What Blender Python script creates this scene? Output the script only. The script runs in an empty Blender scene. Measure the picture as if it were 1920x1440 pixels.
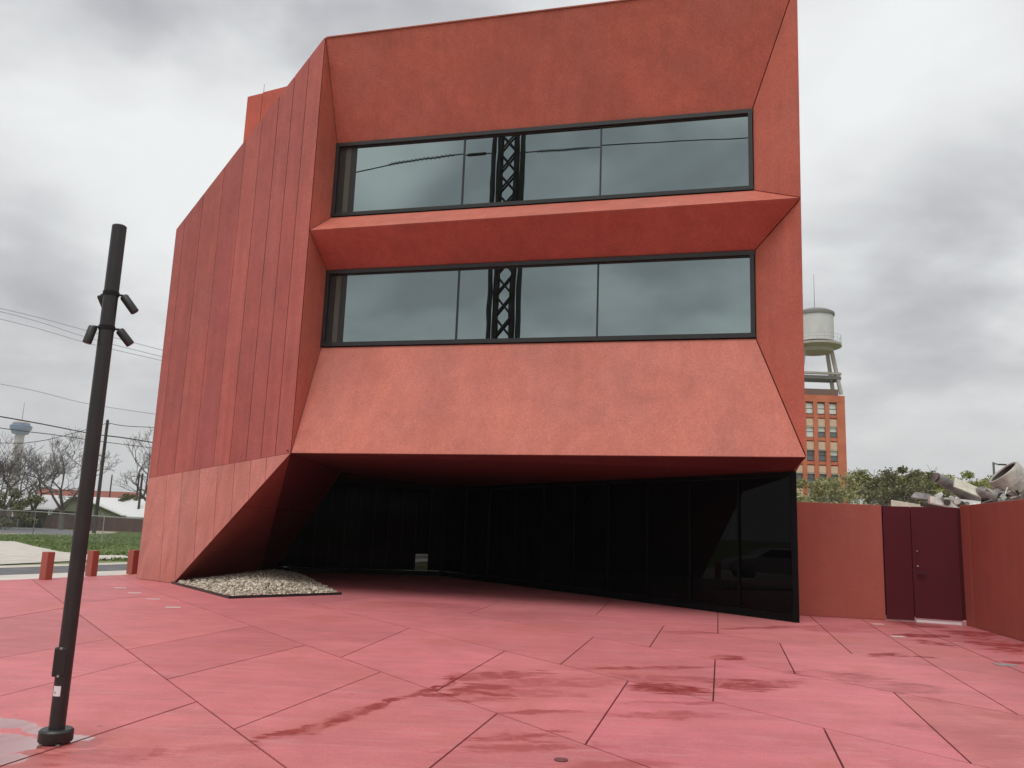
import bpy, math, random
from math import radians, sin, cos, pi
from mathutils import Vector, Matrix
import numpy as np

scene = bpy.context.scene
COL = scene.collection
random.seed(7)
rng = np.random.default_rng(7)

# ------------------------------------------------------------------ camera
FPX, EYE = 1560.0, 1.6
upc = Vector((330, 8820, -FPX)).normalized()
fwc = Vector((0, 0, -1))
fhc = (fwc - fwc.dot(upc) * upc).normalized()
rtc = fhc.cross(upc)
ROT = Matrix((rtc, fhc, upc))          # camera axes -> world axes
cam_data = bpy.data.cameras.new('camera')
cam = bpy.data.objects.new('camera', cam_data)
COL.objects.link(cam)
cam.matrix_world = Matrix.Translation((0, 0, EYE)) @ ROT.to_4x4()
cam_data.sensor_width = 36
cam_data.lens = FPX / 1920 * 36
cam_data.clip_end = 9000
cam_data.clip_start = 0.05
scene.camera = cam
EYEP = Vector((0, 0, EYE))

# ------------------------------------------------------------------ light
SUN_EL, SUN_AZ = 60, 200
world = bpy.data.worlds.new('World')
scene.world = world
world.use_nodes = True
sun_data = bpy.data.lights.new('sun', 'SUN')
sun_data.energy = 1.5
sun_data.angle = radians(35)
sun_data.color = (1.0, 0.97, 0.93)
sun = bpy.data.objects.new('sun', sun_data)
COL.objects.link(sun)
sd = Vector((cos(radians(SUN_EL)) * sin(radians(SUN_AZ)), cos(radians(SUN_EL)) * cos(radians(SUN_AZ)), sin(radians(SUN_EL))))
sun.rotation_euler = (-sd).to_track_quat('-Z', 'Y').to_euler()
sun.location = (0, -5, 40)
scene.view_settings.view_transform = 'Standard'
scene.view_settings.look = 'None'
scene.view_settings.exposure = 0.15
scene.view_settings.gamma = 1.0
scene.view_settings.use_curve_mapping = False


def ray(px, py):
    return (ROT @ Vector((px - 960, 720 - py, -FPX))).normalized()


def gpt(px, py, z=0.0):
    d = ray(px, py)
    return EYEP + d * ((z - EYE) / d.z)


def at(px, py, Y):
    d = ray(px, py)
    return EYEP + d * (Y / d.y)


def on_plane(px, py, p, n):
    d = ray(px, py)
    return EYEP + d * ((p - EYEP).dot(n) / d.dot(n))


# world shader ------------------------------------------------------
nt = world.node_tree
nt.nodes.clear()


def N(nt, typ, **kw):
    n = nt.nodes.new(typ)
    for k, v in kw.items():
        if k.startswith('i_'):
            n.inputs[k[2:].replace('_', ' ')].default_value = v
        else:
            setattr(n, k, v)
    return n


def L(nt, a, b):
    nt.links.new(a, b)


def math_(nt, op, a, b=None, clamp=False):
    n = nt.nodes.new('ShaderNodeMath')
    n.operation = op
    n.use_clamp = clamp
    for i, v in enumerate((a, b)):
        if v is None:
            continue
        if isinstance(v, (int, float)):
            n.inputs[i].default_value = v
        else:
            nt.links.new(v, n.inputs[i])
    return n.outputs[0]


def mixc(nt, fac, a, b, blend='MIX'):
    n = nt.nodes.new('ShaderNodeMix')
    n.data_type = 'RGBA'
    n.blend_type = blend
    for idx, v in ((0, fac), (6, a), (7, b)):
        if isinstance(v, (int, float)):
            n.inputs[idx].default_value = v
        elif isinstance(v, tuple):
            n.inputs[idx].default_value = v if len(v) == 4 else (*v, 1)
        else:
            nt.links.new(v, n.inputs[idx])
    return n.outputs[2]


def mrange(nt, v, a, b, c, d, smooth=True):
    n = nt.nodes.new('ShaderNodeMapRange')
    n.interpolation_type = 'SMOOTHSTEP' if smooth else 'LINEAR'
    nt.links.new(v, n.inputs[0])
    for i, x in enumerate((a, b, c, d)):
        n.inputs[i + 1].default_value = x
    return n.outputs[0]


def noise(nt, vec, scale, detail=4, rough=0.55, dist=0.0):
    n = nt.nodes.new('ShaderNodeTexNoise')
    n.inputs['Scale'].default_value = scale
    n.inputs['Detail'].default_value = detail
    n.inputs['Roughness'].default_value = rough
    n.inputs['Distortion'].default_value = dist
    if vec is not None:
        nt.links.new(vec, n.inputs['Vector'])
    return n.outputs[0]


tc = N(nt, 'ShaderNodeTexCoord')
dirv = tc.outputs['Generated']
sky = N(nt, 'ShaderNodeTexSky', sky_type='NISHITA', sun_disc=False)
sky.sun_elevation = radians(SUN_EL)
sky.sun_rotation = radians(SUN_AZ)
sky.air_density = 1.5
sky.dust_density = 3.0
sep = N(nt, 'ShaderNodeSeparateXYZ')
L(nt, dirv, sep.inputs[0])
den = math_(nt, 'ADD', math_(nt, 'MAXIMUM', sep.outputs[2], 0.0), 0.28)
cmb = N(nt, 'ShaderNodeCombineXYZ')
L(nt, math_(nt, 'DIVIDE', sep.outputs[0], den), cmb.inputs[0])
L(nt, math_(nt, 'DIVIDE', sep.outputs[1], den), cmb.inputs[1])
cmb.inputs[2].default_value = 3.7
n1 = noise(nt, cmb.outputs[0], 1.15, 6, 0.52, 0.25)
n2 = noise(nt, cmb.outputs[0], 3.6, 5, 0.5, 0.2)
cl = math_(nt, 'ADD', math_(nt, 'MULTIPLY', n1, 0.85), math_(nt, 'ADD', math_(nt, 'MULTIPLY', n2, 0.45), -.165))
# broad cloud masses: darker banks and thin bright places in the deck
for (px, py, rad, amt) in [(330, 60, .20, -.13), (120, 40, .12, -.08), (60, 520, .13, -.10), (170, 250, .15, .12), (430, 300, .12, .08),
                           (1720, 400, .17, -.04), (1860, 350, .12, -.02), (1640, 130, .17, .10), (1730, 620, .14, -.04), (420, 20, .12, -.06),
                           (60, 180, .10, .06), (1560, 250, .1, .04),
                           (740, 315, -.075, .30), (820, 375, -.05, -.10), (1250, 330, -.12, -.12), (700, 590, -.08, .03), (1300, 520, -.08, -.12), (1340, 600, -.07, .08), (1020, 560, -.06, -.06), (780, 520, -.07, -.1)]:
    d = ray(px, py)
    if rad < 0:
        pn_ = Vector((-.2615, -.9652, 0))
        d, rad = d - 2 * d.dot(pn_) * pn_, -rad
    vm = N(nt, 'ShaderNodeVectorMath', operation='DISTANCE')
    L(nt, dirv, vm.inputs[0])
    vm.inputs[1].default_value = d
    m = mrange(nt, math_(nt, 'ADD', vm.outputs['Value'], math_(nt, 'MULTIPLY', math_(nt, 'SUBTRACT', n2, 0.5), 0.18)), rad * 1.25, rad * 0.1, 0, amt)
    cl = math_(nt, 'ADD', cl, m)
ramp = N(nt, 'ShaderNodeValToRGB')
L(nt, cl, ramp.inputs[0])
els = ramp.color_ramp.elements
els[0].position = 0.33
els[0].color = (0.40, 0.405, 0.43, 1)
els[1].position = 0.70
els[1].color = (0.86, 0.875, 0.875, 1)
e = els.new(0.585)
e.color = (0.77, 0.78, 0.785, 1)
e = els.new(0.42)
e.color = (0.52, 0.525, 0.545, 1)
e = els.new(0.50)
e.color = (0.65, 0.66, 0.67, 1)
# overcast deck is evenly brighter towards the zenith, milky towards the horizon
grad = mrange(nt, sep.outputs[2], 0.55, 1.0, 1.0, 1.8, False)
hz = mrange(nt, sep.outputs[2], 0.28, 0.0, 0.0, 0.75)
cc = mixc(nt, hz, ramp.outputs[0], (0.76, 0.76, 0.745))
vs = N(nt, 'ShaderNodeVectorMath', operation='SCALE')
L(nt, cc, vs.inputs[0])
L(nt, math_(nt, 'MULTIPLY', grad, 10.0), vs.inputs['Scale'])
fin = mixc(nt, 0.95, sky.outputs[0], vs.outputs[0])
bg = N(nt, 'ShaderNodeBackground')
bg.inputs['Strength'].default_value = 0.1
L(nt, fin, bg.inputs[0])
wo = N(nt, 'ShaderNodeOutputWorld')
L(nt, bg.outputs[0], wo.inputs[0])


# ------------------------------------------------------------------ helpers
def tag(o, label=None, cat=None, group=None, kind=None):
    if label: o['label'] = label
    if cat: o['category'] = cat
    if group: o['group'] = group
    if kind: o['kind'] = kind
    return o


def empty(name, loc=(0, 0, 0), label=None, cat=None, group=None, rz=0):
    o = bpy.data.objects.new(name, None)
    o.empty_display_size = 0.2
    COL.objects.link(o)
    o.location = loc
    o.rotation_euler.z = rz
    tag(o, label, cat, group)
    return o


class MB:
    """collects geometry for one mesh"""
    def __init__(s):
        s.v = []
        s.f = []

    def add(s, vs, fs):
        b = len(s.v)
        s.v += [tuple(v) for v in vs]
        s.f += [tuple(i + b for i in f) for f in fs]
        return s

    def box(s, c, size, rz=0):
        x, y, z = [k / 2 for k in size]
        R = Matrix.Rotation(rz, 3, 'Z')
        c = Vector(c)
        vs = [c + R @ Vector((sx * x, sy * y, sz * z)) for sz in (-1, 1) for sy in (-1, 1) for sx in (-1, 1)]
        return s.add(vs, [(0, 2, 3, 1), (4, 5, 7, 6), (0, 1, 5, 4), (2, 6, 7, 3), (0, 4, 6, 2), (1, 3, 7, 5)])

    def beam(s, a, b, w, d, side=None):
        a, b = Vector(a), Vector(b)
        t = (b - a).normalized()
        sdv = Vector(side).normalized() if side is not None else (Vector((0, 0, 1)) if abs(t.z) < .9 else Vector((1, 0, 0))).cross(t).normalized()
        sdv = (sdv - sdv.dot(t) * t).normalized()
        n = t.cross(sdv)
        vs = []
        for p in (a, b):
            for (i, j) in ((-1, -1), (1, -1), (1, 1), (-1, 1)):
                vs.append(p + sdv * (i * w / 2) + n * (j * d / 2))
        return s.add(vs, [(0, 3, 2, 1), (4, 5, 6, 7), (0, 1, 5, 4), (1, 2, 6, 5), (2, 3, 7, 6), (3, 0, 4, 7)])

    def tube(s, pts, rad, n=8, cap=True):
        pts = [Vector(p) for p in pts]
        rads = rad if isinstance(rad, (list, tuple)) else [rad] * len(pts)
        rings = []
        prev = None
        for i, p in enumerate(pts):
            t = (pts[min(i + 1, len(pts) - 1)] - pts[max(i - 1, 0)]).normalized()
            ref = prev if prev is not None else (Vector((1, 0, 0)) if abs(t.x) < .9 else Vector((0, 1, 0)))
            a = (ref - ref.dot(t) * t).normalized()
            prev = a
            b = t.cross(a)
            rings.append([p + (a * cos(2 * pi * k / n) + b * sin(2 * pi * k / n)) * rads[i] for k in range(n)])
        vs = [v for r in rings for v in r]
        fs = []
        for i in range(len(rings) - 1):
            for k in range(n):
                k2 = (k + 1) % n
                fs.append((i * n + k, i * n + k2, (i + 1) * n + k2, (i + 1) * n + k))
        if cap:
            fs.append(tuple(range(n - 1, -1, -1)))
            fs.append(tuple((len(rings) - 1) * n + k for k in range(n)))
        return s.add(vs, fs)

    def lathe(s, prof, c=(0, 0, 0), n=32):
        c = Vector(c)
        vs = [c + Vector((r * cos(2 * pi * k / n), r * sin(2 * pi * k / n), z)) for (r, z) in prof for k in range(n)]
        fs = []
        for i in range(len(prof) - 1):
            for k in range(n):
                k2 = (k + 1) % n
                fs.append((i * n + k, i * n + k2, (i + 1) * n + k2, (i + 1) * n + k))
        return s.add(vs, fs)

    def prism(s, poly, nrm, th, ext=None):
        """poly facing nrm, extruded th against nrm (or along ext)"""
        n = len(poly)
        poly = [Vector(p) for p in poly]
        sh = -nrm * th if ext is None else ext * th
        vs = poly + [p + sh for p in poly]
        fs = [tuple(range(n)), tuple(range(2 * n - 1, n - 1, -1))]
        for i in range(n):
            j = (i + 1) % n
            fs.append((j, i, n + i, n + j))
        return s.add(vs, fs)

    def build(s, name, mat, parent=None, smooth=False, bevel=0, origin=None):
        me = bpy.data.meshes.new(name)
        off = Vector((0, 0, 0))
        p = parent
        base = Vector(origin) if origin is not None else Vector((0, 0, 0))
        while p is not None:
            off += p.location
            p = p.parent
        off += base
        me.from_pydata([tuple(Vector(v) - off) for v in s.v] if off.length else s.v, [], s.f)
        me.materials.append(mat)
        me.validate()
        if smooth:
            me.polygons.foreach_set('use_smooth', [True] * len(me.polygons))
        o = bpy.data.objects.new(name, me)
        COL.objects.link(o)
        o.parent = parent
        o.location = base
        if smooth:
            try:
                me.set_sharp_from_angle(angle=radians(40))
            except Exception:
                pass
        if bevel:
            b = o.modifiers.new('bevel', 'BEVEL')
            b.width = bevel
            b.segments = 2
            b.limit_method = 'ANGLE'
        return o


def newell(poly):
    n = Vector((0, 0, 0))
    for i, p in enumerate(poly):
        q = poly[(i + 1) % len(poly)]
        n += Vector(((p.y - q.y) * (p.z + q.z), (p.z - q.z) * (p.x + q.x), (p.x - q.x) * (p.y + q.y)))
    return n.normalized()


def inset(poly, d):
    n = newell(poly)
    out = []
    m = len(poly)
    for i in range(m):
        a, b, c = poly[i - 1], poly[i], poly[(i + 1) % m]
        e1 = (b - a).normalized()
        e2 = (c - b).normalized()
        n1_, n2_ = n.cross(e1), n.cross(e2)
        k = 1 + n1_.dot(n2_)
        if k < 0.08: k = 0.08
        out.append(b + (n1_ + n2_) * (d / k))
    return out


def clip(poly, p, n):
    """keep the side where (v-p).n >= 0"""
    out = []
    for i, a in enumerate(poly):
        b = poly[(i + 1) % len(poly)]
        da, db = (a - p).dot(n), (b - p).dot(n)
        if da >= 0: out.append(a)
        if (da > 0 > db) or (da < 0 < db):
            out.append(a + (b - a) * (da / (da - db)))
    r = []
    for v in out:
        if not r or (v - r[-1]).length > 1e-4: r.append(v)
    if len(r) > 1 and (r[0] - r[-1]).length < 1e-4: r.pop()
    return r


def face_cam(poly, to=None):
    poly = [Vector(p) for p in poly]
    c = sum(poly, Vector()) / len(poly)
    t = Vector(to) if to is not None else EYEP
    if newell(poly).dot(t - c) < 0: poly.reverse()
    return poly


# ------------------------------------------------------------------ materials
def new_mat(name):
    m = bpy.data.materials.new(name)
    m.use_nodes = True
    t = m.node_tree
    b = t.nodes['Principled BSDF']
    return m, t, b


def simple(name, col, rough=0.6, metal=0.0, var=0.12, scale=3.0, bump=0.0, bscale=40, spec=0.5):
    m, t, b = new_mat(name)
    g = N(t, 'ShaderNodeNewGeometry')
    nz = noise(t, g.outputs['Position'], scale, 5, 0.6)
    k = mrange(t, nz, 0.3, 0.7, 1 - var, 1 + var, False)
    v = N(t, 'ShaderNodeVectorMath', operation='SCALE')
    v.inputs[0].default_value = col
    L(t, k, v.inputs['Scale'])
    L(t, v.outputs[0], b.inputs['Base Color'])
    b.inputs['Roughness'].default_value = rough
    b.inputs['Metallic'].default_value = metal
    b.inputs['Specular IOR Level'].default_value = spec
    if bump:
        bp = N(t, 'ShaderNodeBump')
        bp.inputs['Strength'].default_value = bump
        bp.inputs['Distance'].default_value = 0.02
        L(t, noise(t, g.outputs['Position'], bscale, 5, 0.6), bp.inputs['Height'])
        L(t, bp.outputs[0], b.inputs['Normal'])
    return m


def red_concrete(name, col, rough=0.62, speck=1.0, streak=0.35, blotch=1.0, gr=1.0):
    m, t, b = new_mat(name)
    g = N(t, 'ShaderNodeNewGeometry')
    P = g.outputs['Position']
    oi = N(t, 'ShaderNodeObjectInfo')
    big = noise(t, P, 0.42, 5, 0.6, 0.6)
    mid = noise(t, P, 2.6, 6, 0.65, 0.3)
    mp = N(t, 'ShaderNodeMapping')
    L(t, P, mp.inputs[0])
    mp.inputs['Scale'].default_value = (1.8, 1.8, 0.12)
    stk = noise(t, mp.outputs[0], 2.2, 4, 0.6)
    fine = noise(t, P, 17, 4, 0.75)
    grain = noise(t, P, 48, 2, 0.8)
    k = mrange(t, big, 0.3, 0.7, 1 - .13 * blotch, 1 + .11 * blotch, False)
    k = math_(t, 'MULTIPLY', k, mrange(t, mid, 0.3, 0.7, 1 - .07 * blotch, 1 + .06 * blotch, False))
    k = math_(t, 'MULTIPLY', k, mrange(t, stk, 0.3, 0.7, 1 - .12 * streak, 1 + .12 * streak, False))
    k = math_(t, 'MULTIPLY', k, mrange(t, fine, 0.25, 0.75, 1 - .13 * gr, 1 + .13 * gr, False))
    k = math_(t, 'MULTIPLY', k, mrange(t, grain, 0.25, 0.75, 1 - .20 * gr, 1 + .24 * gr, False))
    c0 = mixc(t, 1.0, (*col, 1), oi.outputs['Color'], 'MULTIPLY')
    v = N(t, 'ShaderNodeVectorMath', operation='SCALE')
    L(t, c0, v.inputs[0])
    L(t, k, v.inputs['Scale'])
    # warm / cool drift of the pigment
    warm = mixc(t, mrange(t, noise(t, P, 0.8, 4, 0.6), 0.35, 0.65, 0, 0.55), v.outputs[0], (1.05, 0.94, 0.86, 1), 'MULTIPLY')
    # pale aggregate specks showing in clusters
    vo = N(t, 'ShaderNodeTexVoronoi')
    vo.inputs['Scale'].default_value = 34
    L(t, P, vo.inputs['Vector'])
    sp = math_(t, 'MULTIPLY', mrange(t, vo.outputs['Distance'], 0.20, 0.10, 0, 1), mrange(t, mid, 0.42, 0.64, 0.05 * speck, 0.6 * speck))
    fc = mixc(t, sp, warm, (0.75, 0.55, 0.40))
    L(t, fc, b.inputs['Base Color'])
    b.inputs['Roughness'].default_value = rough
    b.inputs['Specular IOR Level'].default_value = 0.25
    bp = N(t, 'ShaderNodeBump')
    bp.inputs['Strength'].default_value = 0.35
    bp.inputs['Distance'].default_value = 0.012
    L(t, math_(t, 'ADD', math_(t, 'MULTIPLY', fine, .7), math_(t, 'MULTIPLY', mid, 1.2)), bp.inputs['Height'])
    L(t, bp.outputs[0], b.inputs['Normal'])
    return m


RED = red_concrete('red_concrete', (0.49, 0.147, 0.108), blotch=.95, streak=.55)
RED_SIDE = red_concrete('red_concrete_side', (0.45, 0.125, 0.110), streak=0.8, speck=0.4)
RED_COURT = red_concrete('red_court_wall', (0.36, 0.104, 0.080), gr=.35, speck=0.1, streak=0.4, blotch=.6)
RED_DARK = simple('red_backing', (0.05, 0.012, 0.012), 0.9)
GATE = simple('gate_maroon', (0.088, 0.014, 0.020), 0.6, 0.0, 0.08, 1.5, spec=.15)
BLACK = simple('black_paint', (0.018, 0.017, 0.017), 0.45, 0.0, 0.1, 4)
POLE = simple('pole_paint', (0.020, 0.0195, 0.0195), 0.42, 0.0, 0.15, 6, 0.05, 90)
FRAME = simple('window_frame', (0.028, 0.030, 0.030), 0.38, 0.2, 0.08)
STEEL = simple('galvanised', (0.42, 0.43, 0.43), 0.45, 0.6, 0.15, 5)
INK = simple('glazing_black', (0.004, 0.004, 0.004), 0.5, 0.0, 0.05, spec=.1)
WHITE = simple('white_paint', (0.72, 0.72, 0.70), 0.5, 0, 0.08)
CONC = simple('pale_concrete', (0.52, 0.48, 0.42), 0.85, 0, 0.16, 1.1, 0.2, 30)
CONC2 = simple('walk_concrete', (0.60, 0.57, 0.51), 0.85, 0, 0.12, 1.3, 0.2, 30)
ASPH = simple('asphalt', (0.13, 0.13, 0.135), 0.85, 0, 0.2, 2.0, 0.3, 60)
DIRT = simple('dirt', (0.30, 0.26, 0.19), 0.95, 0, 0.25, 2)
BARK = simple('bark', (0.12, 0.105, 0.095), 0.9, 0, 0.3, 4)
BARK2 = simple('grey_bark', (0.13, 0.115, 0.10), 0.9, 0, 0.3, 4)
WOODP = simple('pole_wood', (0.055, 0.046, 0.04), 0.9, 0, 0.3, 3)
WIRE = simple('wire', (0.04, 0.04, 0.042), 0.7)
WIRE2 = simple('far_wire', (0.30, 0.30, 0.31), 0.7)

# reflective coated window glass
GLASS, t_, b_ = new_mat('coated_glass')
g_ = N(t_, 'ShaderNodeNewGeometry')
b_.inputs['Metallic'].default_value = 1.0
b_.inputs['Roughness'].default_value = 0.0
b_.inputs['Base Color'].default_value = (0.29, 0.35, 0.345, 1)
bp_ = N(t_, 'ShaderNodeBump')
bp_.inputs['Strength'].default_value = 0.02
bp_.inputs['Distance'].default_value = 0.05
L(t_, noise(t_, g_.outputs['Position'], 0.7, 2, 0.5), bp_.inputs['Height'])
L(t_, bp_.outputs[0], b_.inputs['Normal'])

DGLASS2, t_, b_ = new_mat('dark_glazing_shaded')
b_.inputs['Base Color'].default_value = (0.0016, 0.0018, 0.0020, 1)
b_.inputs['Roughness'].default_value = 0.03
b_.inputs['Specular IOR Level'].default_value = 0.02
DGLASS, t_, b_ = new_mat('dark_glazing')
b_.inputs['Base Color'].default_value = (0.0016, 0.0018, 0.0020, 1)
b_.inputs['Roughness'].default_value = 0.015
b_.inputs['Specular IOR Level'].default_value = 0.10

TGLASS, t_, b_ = new_mat('tinted_pane')
b_.inputs['Base Color'].default_value = (0.10, 0.10, 0.10, 1)
b_.inputs['Roughness'].default_value = 0.0
b_.inputs['Transmission Weight'].default_value = 1.0
b_.inputs['IOR'].default_value = 1.05


def leaf_mat(name, c1, c2, sc=0.9):
    m, t, b = new_mat(name)
    g = N(t, 'ShaderNodeNewGeometry')
    nz = noise(t, g.outputs['Position'], sc, 3, 0.6)
    rn = g.outputs['Random Per Island']
    f = math_(t, 'ADD', math_(t, 'MULTIPLY', rn, 0.55), mrange(t, nz, 0.35, 0.65, 0, 0.5, False), True)
    L(t, mixc(t, f, (*c1, 1), (*c2, 1)), b.inputs['Base Color'])
    b.inputs['Roughness'].default_value = 0.6
    b.inputs['Transmission Weight'].default_value = 0.0
    return m


LEAF = leaf_mat('oak_leaf', (0.12, 0.132, 0.045), (0.31, 0.305, 0.13))
LEAF2 = leaf_mat('yellow_green_leaf', (0.14, 0.165, 0.04), (0.33, 0.34, 0.11))
LEAF3 = leaf_mat('dark_leaf', (0.075, 0.078, 0.036), (0.19, 0.185, 0.085))

# ------------------------------------------------------------------ plaza material with wet stains
STAINS = [  # x1,y1,x2,y2, half width px, strength
    (478, 1394, 640, 1350, 9, 1.0), (600, 1356, 730, 1318, 8, .75), (690, 1328, 760, 1306, 7, .95), (745, 1312, 830, 1288, 6, .8),
    (800, 1300, 850, 1308, 7, 1.0), (815, 1292, 860, 1268, 5, 1.0), (840, 1272, 1010, 1262, 9, .7), (830, 1292, 960, 1300, 16, .8), (900, 1284, 1180, 1276, 10, .5),
    (930, 1297, 1090, 1302, 7, .45), (930, 1337, 1110, 1333, 5, .65), (870, 1388, 1050, 1372, 9, .75), (845, 1405, 1120, 1396, 9, .6),
    (1080, 1253, 1340, 1250, 3, .7), (1130, 1270, 1330, 1272, 7, .5), (1170, 1282, 1335, 1300, 9, 1.0), (1335, 1283, 1440, 1282, 11, .85), (1400, 1290, 1500, 1274, 8, .6),
    (1190, 1320, 1335, 1315, 3, .55), (1150, 1344, 1330, 1338, 7, .6), (1335, 1232, 1400, 1234, 4, .8),
    (1490, 1262, 1600, 1266, 6, .6), (1560, 1268, 1660, 1276, 11, .8), (1680, 1284, 1752, 1297, 13, .75), (1700, 1306, 1790, 1318, 5, .4),
    (1640, 1226, 1668, 1231, 7, 1.2), (1668, 1231, 1710, 1231, 2, 1.0), (1720, 1232, 1760, 1233, 2, 1.0),
    (1668, 1168, 1770, 1174, 5, 1.1), (1700, 1187, 1750, 1195, 7, 1.15), (1725, 1200, 1780, 1212, 5, 1.1), (1775, 1184, 1880, 1193, 6, 1.1), (1820, 1196, 1925, 1222, 12, 1.0),
    (1860, 1208, 1990, 1222, 12, 1.0), (1890, 1242, 1960, 1247, 3, .9), (1500, 1176, 1600, 1184, 5, .45), (1560, 1176, 1640, 1186, 5, .3), (1350, 1180, 1560, 1172, 2, .7),
    (60, 1420, 330, 1412, 14, .7), (60, 1400, 120, 1425, 16, .8), (330, 1412, 480, 1402, 9, .35), (100, 1402, 190, 1385, 8, .7), (-80, 1440, 80, 1440, 30, .6),
    (1780, 1390, 1930, 1410, 30, .35), (1680, 1362, 1770, 1366, 7, .45), (1820, 1335, 1950, 1345, 9, .35), (1030, 1440, 1260, 1432, 12, .5),
    (700, 1130, 900, 1140, 6, .35), (900, 1150, 1150, 1160, 6, .25), (1240, 1186, 1350, 1186, 3, .5), (0, 1200, 140, 1190, 4, .25),
    (1640, 1425, 1760, 1437, 9, .3), (1530, 1180, 1680, 1172, 5, .35)]
PUDDLES = [(-200, 1392, 90, 1396, 16, 1), (-60, 1352, 50, 1362, 10, 1), (30, 1366, 100, 1378, 8, 1), (80, 1387, 172, 1384, 9, 1), (-100, 1425, 70, 1418, 12, 1), (-200, 1355, -40, 1352, 14, 1)]


def stain_mask(t, posd, lst, rag=None):
    acc = None
    for (x1, y1, x2, y2, hw, s) in lst:
        a, b = gpt(x1, y1), gpt(x2, y2)
        c = (a + b) / 2
        d = b - a
        cx, cy = (x1 + x2) / 2, (y1 + y2) / 2
        w = gpt(cx, cy - hw) - gpt(cx, cy + hw)
        ang = math.atan2(d.y, d.x)
        perp = Vector((-sin(ang), cos(ang), 0))
        half = max(abs(w.dot(perp)) / 2, 0.05)
        mp = N(t, 'ShaderNodeMapping', vector_type='TEXTURE')
        L(t, posd, mp.inputs[0])
        mp.inputs['Location'].default_value = (c.x, c.y, 0)
        mp.inputs['Rotation'].default_value = (0, 0, ang)
        mp.inputs['Scale'].default_value = (d.length / 2 * 1.15, half * 1.1, 1e4)
        ln = N(t, 'ShaderNodeVectorMath', operation='LENGTH')
        L(t, mp.outputs[0], ln.inputs[0])
        lv = ln.outputs['Value'] if rag is None else math_(t, 'ADD', ln.outputs['Value'], rag)
        m = mrange(t, lv, 1.12, 0.68, 0, s)
        acc = m if acc is None else math_(t, 'MAXIMUM', acc, m)
    return acc


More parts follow.
